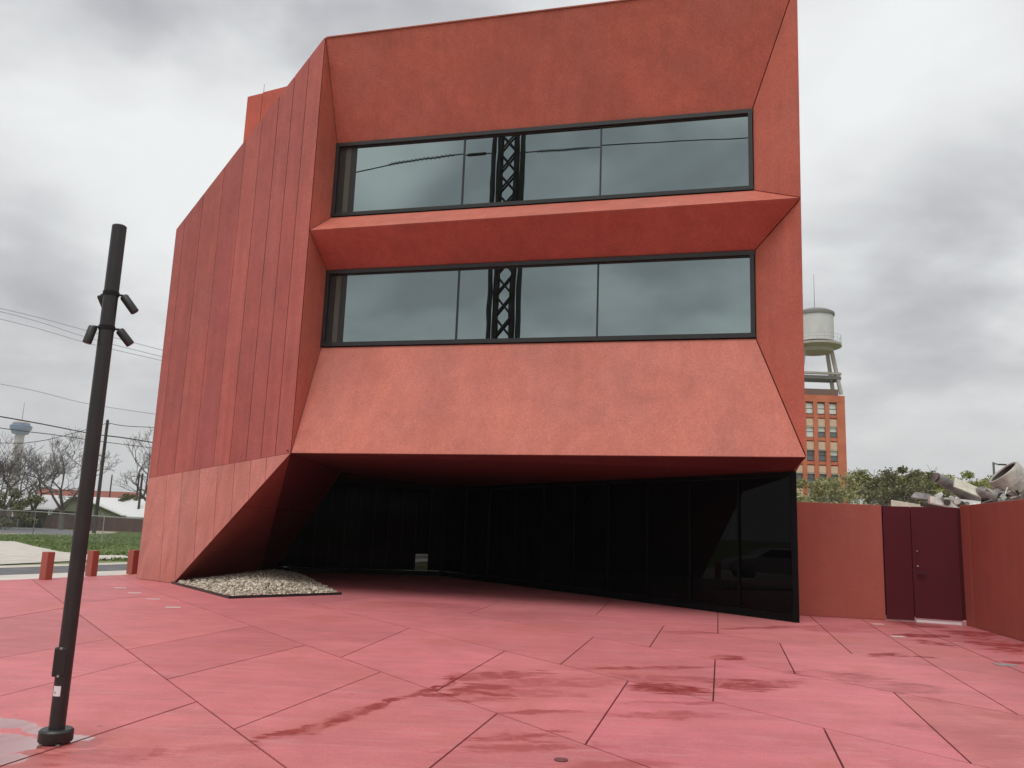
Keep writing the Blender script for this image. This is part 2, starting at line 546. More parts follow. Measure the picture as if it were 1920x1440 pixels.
def plaza_mat():
    m, t, b = new_mat('pink_paving_concrete')
    g = N(t, 'ShaderNodeNewGeometry')
    P = g.outputs['Position']
    oi = N(t, 'ShaderNodeObjectInfo')
    nd = N(t, 'ShaderNodeTexNoise')
    nd.inputs['Scale'].default_value = 1.7
    nd.inputs['Detail'].default_value = 6
    nd.inputs['Roughness'].default_value = 0.65
    L(t, P, nd.inputs['Vector'])
    sub = N(t, 'ShaderNodeVectorMath', operation='SUBTRACT')
    L(t, nd.outputs['Color'], sub.inputs[0])
    sub.inputs[1].default_value = (.5, .5, .5)
    sc = N(t, 'ShaderNodeVectorMath', operation='SCALE')
    L(t, sub.outputs[0], sc.inputs[0])
    sc.inputs['Scale'].default_value = 0.55
    ad = N(t, 'ShaderNodeVectorMath', operation='ADD')
    L(t, P, ad.inputs[0])
    L(t, sc.outputs[0], ad.inputs[1])
    mpr = N(t, 'ShaderNodeMapping')
    L(t, P, mpr.inputs[0])
    mpr.inputs['Rotation'].default_value = (0, 0, radians(-4))
    mpr.inputs['Scale'].default_value = (0.45, 2.4, 1)
    rag = math_(t, 'MULTIPLY', math_(t, 'SUBTRACT', noise(t, mpr.outputs[0], 3.6, 9, 0.72, .8), 0.5), 3.2)
    wet = stain_mask(t, ad.outputs[0], STAINS, rag)
    wet = math_(t, 'MULTIPLY', wet, mrange(t, noise(t, ad.outputs[0], 2.3, 7, 0.7, 1.2), 0.36, 0.56, 0.25, 1.0))
    pud = stain_mask(t, ad.outputs[0], PUDDLES)
    # swept / drying marks run along one direction of the plaza
    mp = N(t, 'ShaderNodeMapping')
    L(t, P, mp.inputs[0])
    mp.inputs['Rotation'].default_value = (0, 0, radians(8))
    mp.inputs['Scale'].default_value = (0.25, 1.6, 1)
    swp = noise(t, mp.outputs[0], 2.0, 6, 0.6, 0.4)
    big = noise(t, P, 0.35, 5, 0.6)
    fine = noise(t, P, 22, 4, 0.7)
    gr = noise(t, P, 70, 2, 0.8)
    k = mrange(t, big, 0.3, 0.7, 0.86, 1.13, False)
    k = math_(t, 'MULTIPLY', k, mrange(t, noise(t, P, 1.9, 7, 0.7, .8), 0.3, 0.7, 0.90, 1.09, False))
    k = math_(t, 'MULTIPLY', k, mrange(t, swp, 0.3, 0.7, 0.92, 1.08, False))
    k = math_(t, 'MULTIPLY', k, mrange(t, fine, 0.3, 0.7, 0.93, 1.07, False))
    k = math_(t, 'MULTIPLY', k, mrange(t, gr, 0.3, 0.7, 0.86, 1.13, False))
    c0 = mixc(t, 1.0, (0.53, 0.158, 0.166, 1), oi.outputs['Color'], 'MULTIPLY')
    v = N(t, 'ShaderNodeVectorMath', operation='SCALE')
    L(t, c0, v.inputs[0])
    L(t, k, v.inputs['Scale'])
    dust = mixc(t, mrange(t, noise(t, mp.outputs[0], 5.0, 6, 0.7), 0.48, 0.72, 0, 0.50), v.outputs[0], (0.60, 0.27, 0.25))
    rust = mixc(t, mrange(t, noise(t, P, 0.55, 5, 0.65, .5), 0.50, 0.68, 0, 0.6), dust, (0.47, 0.14, 0.115))
    wetc = mixc(t, mrange(t, wet, 0, 1.0, 0, 0.95, False), rust, (0.31, 0.048, 0.045))
    pc = mixc(t, mrange(t, pud, 0.2, 0.8, 0, 0.5), wetc, (0.36, 0.08, 0.07))
    # dark spots of dirt
    vo = N(t, 'ShaderNodeTexVoronoi')
    vo.inputs['Scale'].default_value = 1.1
    L(t, P, vo.inputs['Vector'])
    dirt = mixc(t, mrange(t, vo.outputs['Distance'], 0.035, 0.02, 0, 0.5), pc, (0.2, 0.06, 0.05))
    L(t, dirt, b.inputs['Base Color'])
    r = mrange(t, wet, 0.1, 1.0, 0.6, 0.28)
    r2 = math_(t, 'MULTIPLY', r, mrange(t, pud, 0.2, 0.7, 1.0, 0.06))
    L(t, r2, b.inputs['Roughness'])
    b.inputs['Specular IOR Level'].default_value = 0.4
    b.inputs['Coat IOR'].default_value = 1.7
    b.inputs['Coat Roughness'].default_value = 0.02
    L(t, mrange(t, pud, 0.25, 0.5, 0.0, 1.0), b.inputs['Coat Weight'])
    bp = N(t, 'ShaderNodeBump')
    L(t, mrange(t, pud, 0.1, 0.6, 0.25, 0.0), bp.inputs['Strength'])
    bp.inputs['Distance'].default_value = 0.006
    L(t, math_(t, 'ADD', fine, math_(t, 'MULTIPLY', swp, 1.5)), bp.inputs['Height'])
    L(t, bp.outputs[0], b.inputs['Normal'])
    return m


PLAZA = plaza_mat()
JOINT = simple('joint_dark', (0.12, 0.025, 0.022), 0.9)

# ------------------------------------------------------------------ ground
def sheet(name, pts, z, mat, kind='structure', th=0.0):
    poly = [Vector((p[0], p[1], z)) for p in pts]
    if newell(poly).z < 0: poly.reverse()
    m = MB()
    if th:
        m.prism(poly, Vector((0, 0, 1)), th)
    else:
        m.add(poly, [tuple(range(len(poly)))])
    o = m.build(name, mat)
    o['kind'] = kind
    return o


def lawn_mat():
    m, t, b = new_mat('lawn_green')
    g = N(t, 'ShaderNodeNewGeometry')
    P = g.outputs['Position']
    a = noise(t, P, 0.12, 6, 0.65, .5)
    f = noise(t, P, 2.5, 6, 0.75)
    c = mixc(t, mrange(t, a, 0.35, 0.62, 0, 1), (0.115, 0.175, 0.045, 1), (0.19, 0.225, 0.085, 1))
    c = mixc(t, mrange(t, f, 0.5, 0.72, 0, 0.6), c, (0.21, 0.19, 0.10, 1))
    L(t, c, b.inputs['Base Color'])
    b.inputs['Roughness'].default_value = 0.95
    bp = N(t, 'ShaderNodeBump')
    bp.inputs['Strength'].default_value = 0.8
    bp.inputs['Distance'].default_value = 0.08
    L(t, noise(t, P, 9, 4, 0.8), bp.inputs['Height'])
    L(t, bp.outputs[0], b.inputs['Normal'])
    return m


LAWN = lawn_mat()
sheet('ground', [(-4000, -4000), (4000, -4000), (4000, 4000), (-4000, 4000)], -0.16, LAWN)


def px_poly(lst, z):
    return [(gpt(x, y, z).x, gpt(x, y, z).y) for x, y in lst]


# direction of the street edge (plaza side)
E0 = gpt(0, 1088)
E1 = gpt(245, 1077)
ed = (E1 - E0).normalized()
en = Vector((-ed.y, ed.x, 0))          # towards the street (left)
def edge(s, off): return E0 + ed * s + en * off
# sidewalk strip, gutter, road: real kerb step of 0.12
A_, B_ = -34, 60
sheet('sidewalk', [edge(A_, 0.02), edge(B_, 0.02), edge(B_, 1.55), edge(A_, 1.55)], -0.012, CONC2, th=0.2)
sheet('kerb', [edge(A_, 1.56), edge(B_, 1.56), edge(B_, 1.72), edge(A_, 1.72)], -0.020, CONC, th=0.2)
sheet('road', [edge(A_ - 60, 1.2), edge(B_ + 60, 1.2), edge(B_ + 60, 5.9), edge(A_ - 60, 5.9)], -0.135, ASPH)
sheet('gutter', [edge(A_ - 60, 1.73), edge(B_ + 60, 1.73), edge(B_ + 60, 2.1), edge(A_ - 60, 2.1)], -0.130, CONC)
sheet('driveway', px_poly([(-900, 1080), (-300, 1070), (0, 1058), (140, 1051.5), (250, 1046), (232, 1041), (180, 1041), (112, 1034), (60, 1023), (28, 1015), (-100, 1012), (-900, 1010)], -0.125), -0.125, CONC)
sheet('apron', [edge(A_ - 60, 5.9), edge(B_ + 60, 5.9), edge(B_ + 60, 6.9), edge(A_ - 60, 6.9)], -0.129, CONC)
sheet('footpath', px_poly([(128, 1035), (190, 1031), (235, 1028), (300, 1027), (300, 1034), (215, 1037), (175, 1040), (135, 1039)], -0.14), -0.140, CONC2)
sheet('lane', px_poly([(-200, 985), (30, 987), (90, 991), (150, 996), (215, 1001), (140, 1003), (60, 1001), (10, 1001), (-200, 1003)], -0.15), -0.148, ASPH)
sheet('dirt_patch', px_poly([(180, 995), (232, 994), (215, 1001), (150, 1002)], -0.145), -0.144, DIRT)
sheet('dirt_verge', px_poly([(-10, 999), (60, 1000.5), (140, 1003), (205, 1001), (210, 1003), (120, 1006), (40, 1004), (-10, 1003)], -0.143), -0.142, DIRT)

# plaza slabs ------------------------------------------------------
plaza_region = [Vector((-22.2, -6, 0)), Vector((14, -6, 0)), Vector((14, 31, 0)), Vector((-8.2, 31, 0))]
e_lo, e_hi = edge(-28.3, 0), edge(11, 0)
plaza_region = [Vector((e_lo.x, e_lo.y, 0)), Vector((14, e_lo.y, 0)), Vector((14, 31, 0)), Vector((e_hi.x, e_hi.y, 0))]
base = MB().prism([p - Vector((0, 0, 0.03)) for p in face_cam(plaza_region, (0, 0, 50))], Vector((0, 0, 1)), 0.16)
plaza = base.build('plaza', JOINT)
tag(plaza, kind='structure')
A_lines = [((152, 1155), (535, 1438)), ((443, 1163), (1217, 1438)), ((693, 1159), (1683, 1398)), ((1113, 1194), (1676, 1297)), ((1240, 1172), (1707, 1242))]
B_segs = [((315, 1273), (550, 1215)), ((443, 1365), (710, 1261)), ((243, 1217), (333, 1200)), ((163, 1383), (367, 1316)), ((0, 1233), (210, 1197)), ((0, 1305), (130, 1272)),
          ((815, 1297), (944, 1222)), ((1097, 1396), (1175, 1280)), ((930, 1339), (805, 1440)), ((640, 1232), (720, 1198)),
          ((1050, 1246), (1113, 1194)), ((1337, 1315), (1341, 1236)), ((1676, 1298), (1821, 1431)), ((1545, 1366), (1582, 1440)),
          ((1218, 1213), (1240, 1180)), ((1462, 1206), (1490, 1261)), ((1764, 1255), (1909, 1340)), ((1346, 1187), (1346, 1155)), ((1598, 1226), (1551, 1184)),
          ((1677, 1200), (1622, 1165)), ((1824, 1222), (1905, 1256)), ((593, 1132), (700, 1120)), ((880, 1150), (960, 1120)), ((1100, 1170), (1140, 1130)),
          ((60, 1150), (120, 1140)), ((250, 1120), (330, 1112))]
polys = [plaza_region]


def line_n(a, b):
    d = (b - a).normalized()
    return Vector((-d.y, d.x, 0))


for (p, q) in A_lines:
    a, b = gpt(*p), gpt(*q)
    n = line_n(a, b)
    new = []
    for po in polys:
        for s in (1, -1):
            c = clip(po, a, n * s)
            if len(c) >= 3: new.append(c)
    polys = new


def inside(po, p):
    s = None
    for i, a in enumerate(po):
        b = po[(i + 1) % len(po)]
        c = (b - a).cross(p - a).z
        if s is None: s = c > 0
        elif (c > 0) != s: return False
    return True


def area(po):
    return abs(sum(po[i].x * po[(i + 1) % len(po)].y - po[(i + 1) % len(po)].x * po[i].y for i in range(len(po)))) / 2


for (p, q) in B_segs:
    a, b = gpt(*p), gpt(*q)
    mid = (a + b) / 2
    n = line_n(a, b)
    new = []
    for po in polys:
        if inside(po, mid):
            for s in (1, -1):
                c = clip(po, mid, n * s)
                if len(c) >= 3 and area(c) > 0.05: new.append(c)
        else:
            new.append(po)
    polys = new
# bed of pebbles cut out of the slabs
PB = [gpt(322, 1094), gpt(430, 1122.5), gpt(640, 1115), gpt(560, 1076), gpt(488, 1073)]
rs = random.Random(5)
for po in polys:
    pts = face_cam(po, (0, 0, 50))
    try:
        ins = inset(pts, 0.0085)
    except Exception:
        ins = pts
    dz = rs.uniform(0, 0.0025)
    s = MB().prism([p - Vector((0, 0, dz)) for p in ins], Vector((0, 0, 1)), 0.028)
    o = s.build('slab', PLAZA, plaza)
    k = rs.uniform(0.91, 1.07)
    o.color = (k, k * rs.uniform(.97, 1.03), k * rs.uniform(.97, 1.03), 1)

# ------------------------------------------------------------------ pebble bed
pebm, t_, b_ = new_mat('pebble_stone')
g_ = N(t_, 'ShaderNodeNewGeometry')
rp = N(t_, 'ShaderNodeValToRGB')
L(t_, g_.outputs['Random Per Island'], rp.inputs[0])
rp.color_ramp.elements[0].color = (0.22, 0.18, 0.14, 1)
rp.color_ramp.elements[1].color = (0.74, 0.67, 0.56, 1)
e = rp.color_ramp.elements.new(0.5)
e.color = (0.46, 0.385, 0.29, 1)
L(t_, rp.outputs[0], b_.inputs['Base Color'])
b_.inputs['Roughness'].default_value = 0.75
phi = (1 + 5 ** .5) / 2
ICO = np.array([(-1, phi, 0), (1, phi, 0), (-1, -phi, 0), (1, -phi, 0), (0, -1, phi), (0, 1, phi), (0, -1, -phi), (0, 1, -phi), (phi, 0, -1), (phi, 0, 1), (-phi, 0, -1), (-phi, 0, 1)]) / 1.9
ICF = [(0, 11, 5), (0, 5, 1), (0, 1, 7), (0, 7, 10), (0, 10, 11), (1, 5, 9), (5, 11, 4), (11, 10, 2), (10, 7, 6), (7, 1, 8), (3, 9, 4), (3, 4, 2), (3, 2, 6), (3, 6, 8), (3, 8, 9), (4, 9, 5), (2, 4, 11), (6, 2, 10), (8, 6, 7), (9, 8, 1)]
mb = MB()
xs = [p.x for p in PB]
ys = [p.y for p in PB]
cnt = 0


def edge_dist(p):
    best = 9
    for i in (0, 1, 2, 3, 4):
        a, b = PB[i], PB[(i + 1) % 5]
        n = line_n(a, b)
        best = min(best, abs((p - a).dot(n)))
    return best


mound = lambda p: 0.02 + 0.18 * min(1, edge_dist(p) / 1.5) ** 0.85
while cnt < 6500:
    p = Vector((rng.uniform(min(xs), max(xs)), rng.uniform(min(ys), max(ys)), 0))
    if not inside(PB, p) or edge_dist(p) < 0.03: continue
    r = rng.uniform(0.022, 0.048)
    sc = np.array([1, rng.uniform(.6, 1), rng.uniform(.5, .9)]) * r
    R = np.array(Matrix.Rotation(rng.uniform(0, 6.28), 3, 'Z') @ Matrix.Rotation(rng.uniform(-.7, .7), 3, 'X'))
    v = (ICO * (1 + rng.uniform(-.18, .18, (12, 1))) * sc) @ R.T + np.array([p.x, p.y, mound(p) + rng.uniform(-.03, .02)])
    mb.add(v, ICF)
    cnt += 1
peb = mb.build('pebble_bed', pebm)
tag(peb, 'heap of tan pebbles under the leaning red wall of the museum', 'gravel bed', kind='stuff')
mm = MB()
for i in range(5):      # soil core of the heap
    pass
cen = sum(PB, Vector()) / 5
ring1 = [p + (cen - p) * 0.06 + Vector((0, 0, 0.015)) for p in PB]
ring2 = [p + (cen - p) * 0.45 + Vector((0, 0, 0.12)) for p in PB]
vs = ring1 + ring2 + [cen + Vector((0, 0, 0.16))]
fs = [(i, (i + 1) % 5, 5 + (i + 1) % 5, 5 + i) for i in range(5)] + [(5 + i, 5 + (i + 1) % 5, 10) for i in range(5)]
mm.add(vs, fs).build('soil', DIRT, peb)
for i in (0, 1):
    a, b = PB[i], PB[i + 1]
    MB().beam(a + Vector((0, 0, 0.01)), b + Vector((0, 0, 0.01)), 0.09, 0.03, Vector((0, 0, 1))).build('edging', BLACK, peb)

# ------------------------------------------------------------------ museum building
Lb = gpt(545, 850, 3.2)
Rr = gpt(1512, 858, 3.2)
Rb = EYEP + (Rr - EYEP) * 1.033
Pd = Vector((Rb.x - Lb.x, Rb.y - Lb.y, 0)).normalized()       # along the front
Pn = Vector((Pd.y, -Pd.x, 0))                                 # out of the front, towards camera
if Pn.y > 0: Pn = -Pn


def onP(px, py, off=0.0):
    return on_plane(px, py, Lb - Pn * off, Pn)


def u_of(p): return (p - Lb).dot(Pd)
ftot = u_of(Rb)
# recess depth where the left and right splays are equally wide
best = None
for i in range(5, 200):
    d = i * 0.01
    sl = u_of(onP(610, 560, d))
    sr = ftot - u_of(onP(1413, 420, d))
    if best is None or abs(sl - sr) < best[0]: best = (abs(sl - sr), d, sl, sr)
DREC = 0.92
print('RECESS', best, DREC, 'front len', ftot)


def PT(u, z, off=0.0): return Vector((Lb.x, Lb.y, 0)) + Pd * u - Pn * off + Vector((0, 0, z))


uL = sum(u_of(onP(x, y, DREC)) for x, y in ((631, 270), (622, 408), (612, 508), (603, 651))) / 4
uR = sum(u_of(onP(x, y, DREC)) for x, y in ((1410, 205), (1412, 357), (1417, 470), (1417, 634))) / 4
zw = {}
for k, a, b in (('w1t', (631, 270), (1410, 205)), ('w1b', (622, 408), (1412, 357)), ('w2t', (612, 508), (1417, 470)), ('w2b', (603, 651), (1417, 634))):
    zw[k] = (onP(*a, DREC).z, onP(*b, DREC).z)
zTop = (onP(607, 68).z, onP(1493, -43).z)
zLed = (onP(577, 432).z, onP(1497, 371).z)
print('z', zw, zTop, zLed, uL, uR)
Lt, Rt = PT(0, zTop[0]), PT(u_of(onP(1495, -43)), zTop[1])
Le, Re = PT(0, zLed[0]), PT(u_of(onP(1502.5, 371)), zLed[1])
W = {k: (PT(uL, v[0], DREC), PT(uR, v[1], DREC)) for k, v in zw.items()}
# left wall
B0 = gpt(255, 1085)
G0 = gpt(325, 1094)
ln = (G0 - Lb).cross(B0 - Lb).normalized()
Mm = on_plane(278, 897, Lb, ln)
wd = Vector((Mm.x - Lb.x, Mm.y - Lb.y, 0)).normalized()
wn = Vector((wd.y, -wd.x, 0))
if wn.dot(EYEP - Lb) < 0: wn = -wn
Ut = on_plane(330, 430, Lb, wn)
Ub = Mm
Ut = Vector((Mm.x, Mm.y, Ut.z))
G2 = gpt(488, 1073)
G3 = gpt(511, 1072)
Tt = gpt(640, 886, 3.12)
print('left wall', Lb, Mm, Ut, B0, G0, G2, G3, Tt, Rb)
bld = empty('museum_building', (0, 24, 0), 'faceted red concrete museum with two long ribbon windows and dark glazed undercroft', 'building')
core = MB()


def panel(poly, mat=RED, gap=0.011, th=0.09, parent=bld, col=1.0, to=None, name='panel', label=None, backing=True, ext=None):
    poly = face_cam(poly, to)
    n = newell(poly)
    e_ = -n if ext is None else ext
    o = MB().prism(inset(poly, gap), n, th, e_).build(name, mat, parent)
    b = o.modifiers.new('bevel', 'BEVEL')
    b.width = 0.006
    b.segments = 1
    o.color = (col, col, col, 1) if isinstance(col, float) else (*col, 1)
    if label: o['label'] = label
    if backing:
        core.prism([p + e_ * (th + .004) for p in inset(poly, .006)], n, 0.04, e_)
    return o


panel([Lt, Rt, W['w1t'][1], W['w1t'][0]], ext=-Pn, label='top sloping fascia panel above the upper window')
panel([Le, Re, W['w1b'][1], W['w1b'][0]], ext=-Pn, label='narrow bright sloping sill above the ledge')
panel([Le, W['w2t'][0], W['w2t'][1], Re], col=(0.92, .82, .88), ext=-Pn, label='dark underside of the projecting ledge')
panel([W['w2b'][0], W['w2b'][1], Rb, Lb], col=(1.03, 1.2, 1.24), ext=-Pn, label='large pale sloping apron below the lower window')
panel([Lt, Le, W['w1b'][0], W['w1t'][0]], ext=-Pn, label='splayed left reveal of the upper window')
panel([Le, Lb, W['w2b'][0], W['w2t'][0]], ext=-Pn, label='splayed left reveal of the lower window')
panel([Rt, Re, W['w1b'][1], W['w1t'][1]], ext=-Pn, label='splayed right reveal of the upper window')
panel([Re, Rb, W['w2b'][1], W['w2t'][1]], ext=-Pn, label='splayed right reveal of the lower window')

# left wall panels
seam_px = [278, 294, 326, 363, 400, 430, 461, 489, 516, 545]
up_poly = [Mm, Lb, Lt, Ut]
shade = [.97, .93, .98, .94, 1.04, .92, .97, 1.0, 1.02, 1.04]


def seam_pt(px):
    f = (px - 278) / (545 - 278)
    return on_plane(px, 897 - 49 * f, Lb, wn)


cols = [seam_pt(p) for p in seam_px]
cols[0], cols[-1] = Mm, Lb
wdir = -wd      # from far to near
for i in range(len(cols) - 1):
    p = up_poly
    if i > 0: p = clip(p, cols[i], wdir)
    if i < len(cols) - 2: p = clip(p, cols[i + 1], -wdir)
    s = shade[i] * .93
    panel(p, RED_SIDE, gap=0.007 if i > 4 else 0.004, col=(s, s * (.98 if i % 2 else 1.02), s * (1.0 if i % 3 else 1.04)), ext=(wd - Pn).normalized())
lo_px = [278, 313, 342, 375, 409, 440, 471, 500, 545]
lo_poly = [Mm, Lb, G0, B0]
nF1 = newell(face_cam([Lb, G0, G2], (2, 14, 1)))
legext = -(newell(face_cam(lo_poly)) + nF1).normalized()
cols = [on_plane(px, 897 - 49 * (px - 278) / 267, Lb, ln) for px in lo_px]
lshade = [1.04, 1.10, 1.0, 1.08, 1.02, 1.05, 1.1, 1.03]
jn = []
for px in lo_px:
    a = on_plane(px, 897 - 49 * (px - 278) / 267, Lb, ln)
    b = on_plane(px - 14, 1097 - 49 * (px - 278) / 267, Lb, ln)
    q = ln.cross(b - a).normalized()
    jn.append(q if q.dot(wdir) > 0 else -q)
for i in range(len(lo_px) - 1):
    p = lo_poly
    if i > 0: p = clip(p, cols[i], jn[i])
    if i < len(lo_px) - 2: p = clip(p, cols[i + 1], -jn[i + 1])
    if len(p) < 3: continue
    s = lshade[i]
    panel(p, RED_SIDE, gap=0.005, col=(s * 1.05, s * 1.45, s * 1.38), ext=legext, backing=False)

# leaning leg planes, undercroft shade darkened into their tints
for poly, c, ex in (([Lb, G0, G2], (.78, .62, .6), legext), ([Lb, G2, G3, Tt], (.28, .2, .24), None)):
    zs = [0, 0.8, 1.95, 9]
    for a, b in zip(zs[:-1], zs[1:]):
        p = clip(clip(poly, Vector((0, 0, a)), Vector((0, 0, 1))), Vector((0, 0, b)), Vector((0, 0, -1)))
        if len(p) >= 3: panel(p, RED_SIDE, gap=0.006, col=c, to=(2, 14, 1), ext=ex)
# soffit; its deep shade is mixed into the panel tint
GRc = gpt(1493, 1167)
GRt = on_plane(1487, 884, GRc, Vector((0, 1, 0)))
GRt = Vector((GRc.x, GRc.y, GRt.z))
GBc = gpt(828, 1080)
GLc = gpt(500, 1072)
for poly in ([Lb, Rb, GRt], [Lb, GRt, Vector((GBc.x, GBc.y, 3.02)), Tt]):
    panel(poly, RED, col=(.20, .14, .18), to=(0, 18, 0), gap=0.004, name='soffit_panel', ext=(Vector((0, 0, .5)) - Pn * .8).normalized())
# building shell: side, back, roof
back = Vector((0.24, 1, 0)).normalized()
BR0 = Vector((Rb.x, Rb.y, 0)) + back * 19
BL0 = Vector((Mm.x, Mm.y, 0)) + Vector((3, 13, 0))
def zz(p, z): return Vector((p.x, p.y, z))
nseg = 8
for i in range(nseg):
    a = zz(Rb, 0) + back * (19 * i / nseg + (.22 if i == 0 else 0)) - Vector((.02, 0, 0))
    b = zz(Rb, 0) + back * (19 * (i + 1) / nseg) - Vector((.02, 0, 0))
    ln_top = Vector((Rt.x - Rb.x, Rt.y - Rb.y, 0))
    panel([zz(a, Rb.z if i == 0 else 3.05), zz(b, 3.05), zz(b + ln_top, Rt.z), zz(a + ln_top, Rt.z)], RED_SIDE, to=(40, 25, 5), backing=False, th=.06, col=rs.uniform(.92, 1.05))
for (a, b) in ((BR0, BL0), (BL0, zz(Mm, 0))):
    za = Rt.z if a is BR0 else Ut.z
    n_ = 7
    for i in range(n_):
        p0, p1 = a.lerp(b, i / n_), a.lerp(b, (i + 1) / n_)
        lo = 0.0 if a is not BR0 else (0.5 if i == 5 else 0.0)
        panel([zz(p0, lo), zz(p1, lo), zz(p1, za + (Ut.z - za) * (i + 1) / n_), zz(p0, za + (Ut.z - za) * i / n_)], RED_SIDE, to=(-30, 80, 5), col=rs.uniform(.92, 1.05))
MB().add([Lt - Vector((0, 0, .06)), Rt - Vector((0, 0, .06)), zz(BR0, Rt.z - .06), zz(BL0, Ut.z - .06), Ut - Vector((0, 0, .06))], [(0, 1, 2), (0, 2, 3), (0, 3, 4)]).build('roof', RED_DARK, bld)
# upper floor slab over the undercroft
MB().prism([zz(BR0, 3.2), zz(BL0, 3.2), zz(Tt, 3.2), zz(GBc, 3.2), zz(GRc, 3.2) + Vector((0, 0, .02))], Vector((0, 0, 1)), 0.1).build('floor_slab', RED_DARK, bld)
core.build('backing', RED_DARK, bld)
# rooftop stair tower
rt0 = at(464, 181, 27.5)
rt1 = at(492, 178.5, 27.2)
rt2 = at(548, 172, 26.6)
bk = Vector((0.6, 3.2, 0))
zt = rt0.z
for (a, b, tz) in ((rt0, rt1, 0), (rt1, rt2, 0.03)):
    panel([zz(a, 7.5), zz(b, 7.5), zz(b, zt + tz), zz(a, zt + tz)], RED_SIDE, backing=False, name='stair_tower_panel', col=(1.15, .88, .72), gap=.008)
panel([zz(rt0, 7.5), zz(rt0 + bk, 7.5), zz(rt0 + bk, zt), zz(rt0, zt)], RED_SIDE, backing=False, to=(-40, 30, 10), name='stair_tower_panel')
MB().prism([zz(p_ + Vector((.15, .3, 0)), zt - .3) for p_ in (rt0, rt2, rt2 + bk, rt0 + bk)], Vector((0, 0, 1)), .1).build('stair_tower_roof', RED_DARK, bld)
MB().tube([zz(rt1, zt - .1) + Vector((0, .1, 0)), zz(rt1, zt + .38) + Vector((0, .1, 0))], 0.012, 6).build('roof_rod', STEEL, bld)


# ribbon windows
JAMBG = simple('side_pane', (.085, .10, .08), .2, 0, .1)


def ribbon(kt, kb, mull, sidejamb):
    a, b = W[kt]
    c, d = W[kb]
    fw = 0.092
    sidev = Vector((0, 0, 1))
    f = MB()
    out = Pn * 0.03
    def P(u, s):   # u along from 0..1, s 0 bottom .. 1 top
        return c.lerp(d, u).lerp(a.lerp(b, u), s)
    wlen = (b - a).length
    fr = None
    f.beam(P(0, 1) - Vector((0, 0, fw / 2 + .01)) - Pn * .02, P(1, 1) - Vector((0, 0, fw / 2 + .01)) - Pn * .02, fw, 0.14, sidev)
    f.beam(P(0, 0) + Vector((0, 0, fw / 2 + .01)) - Pn * .02, P(1, 0) + Vector((0, 0, fw / 2 + .01)) - Pn * .02, fw, 0.14, sidev)
    du = fw / wlen
    H_ = (a - c).length
    ds = (fw + .012) / H_
    f.beam(P(du * .5 + .001, ds) - Pn * .02, P(du * .5 + .001, 1 - ds) - Pn * .02, fw, 0.136, Pd)
    f.beam(P(1 - du * .5 - .001, ds) - Pn * .02, P(1 - du * .5 - .001, 1 - ds) - Pn * .02, fw, 0.136, Pd)
    fr = f.build('window', FRAME, bld)
    # deep jamb seen at the left end: dark post, narrow pale strip, dark post
    uj = sidejamb
    k1, k2 = du + (uj - du) * .34, du + (uj - du) * .66
    def strip(ua, ub, mat, nm, off=.045):
        po = face_cam([P(ua, ds) - Pn * off, P(ub, ds) - Pn * off, P(ub, 1 - ds) - Pn * off, P(ua, 1 - ds) - Pn * off])
        return MB().prism(po, newell(po), .025).build(nm, mat, fr)
    strip(du + .0004, k1, FRAME, 'jamb_post', .03)
    strip(k1 + .0004, k2, JAMBG, 'side_pane')
    strip(k2 + .0004, uj, FRAME, 'jamb_post', .035)
    us = [uj] + mull + [1 - du]
    for i in range(len(us) - 1):
        u0, u1 = us[i] + .0005, us[i + 1] - .0005
        t1, t2 = Pn * rs.uniform(-.007, .007), Pn * rs.uniform(-.006, .006)
        poly = face_cam([P(u0, ds) - Pn * .05, P(u1, ds) - Pn * .05 + t1, P(u1, 1 - ds) - Pn * .05 + t1 + t2, P(u0, 1 - ds) - Pn * .05 + t2])
        MB().prism(poly, newell(poly), 0.02).build('pane', GLASS, fr)
    for u in mull:
        MB().beam(P(u, ds) - Pn * .04, P(u, 1 - ds) - Pn * .04, 0.035, 0.05, Pd).build('mullion', FRAME, fr)
    # thin bright inner bead of the frame
    m2 = MB()
    m2.beam(P(du, 1 - ds) + Pn * -.03 - Vector((0, 0, .012)), P(1 - du, 1 - ds) - Pn * .03 - Vector((0, 0, .012)), .02, .04, sidev)
    m2.beam(P(du, ds) - Pn * .03 + Vector((0, 0, .012)), P(1 - du, ds) - Pn * .03 + Vector((0, 0, .012)), .02, .04, sidev)
    m2.build('glazing_bead', BLACK, fr)
    return fr


def ufrac(px, py): return (u_of(onP(px, py, DREC)) - uL) / (uR - uL)
w1 = ribbon('w1t', 'w1b', [ufrac(868, 322), ufrac(1126, 300)], ufrac(665, 330))
w1['label'] = 'upper ribbon window in a dark frame'
w2 = ribbon('w2t', 'w2b', [ufrac(857, 570), ufrac(1120, 562)], ufrac(645, 580))
w2['label'] = 'lower ribbon window in a dark frame'


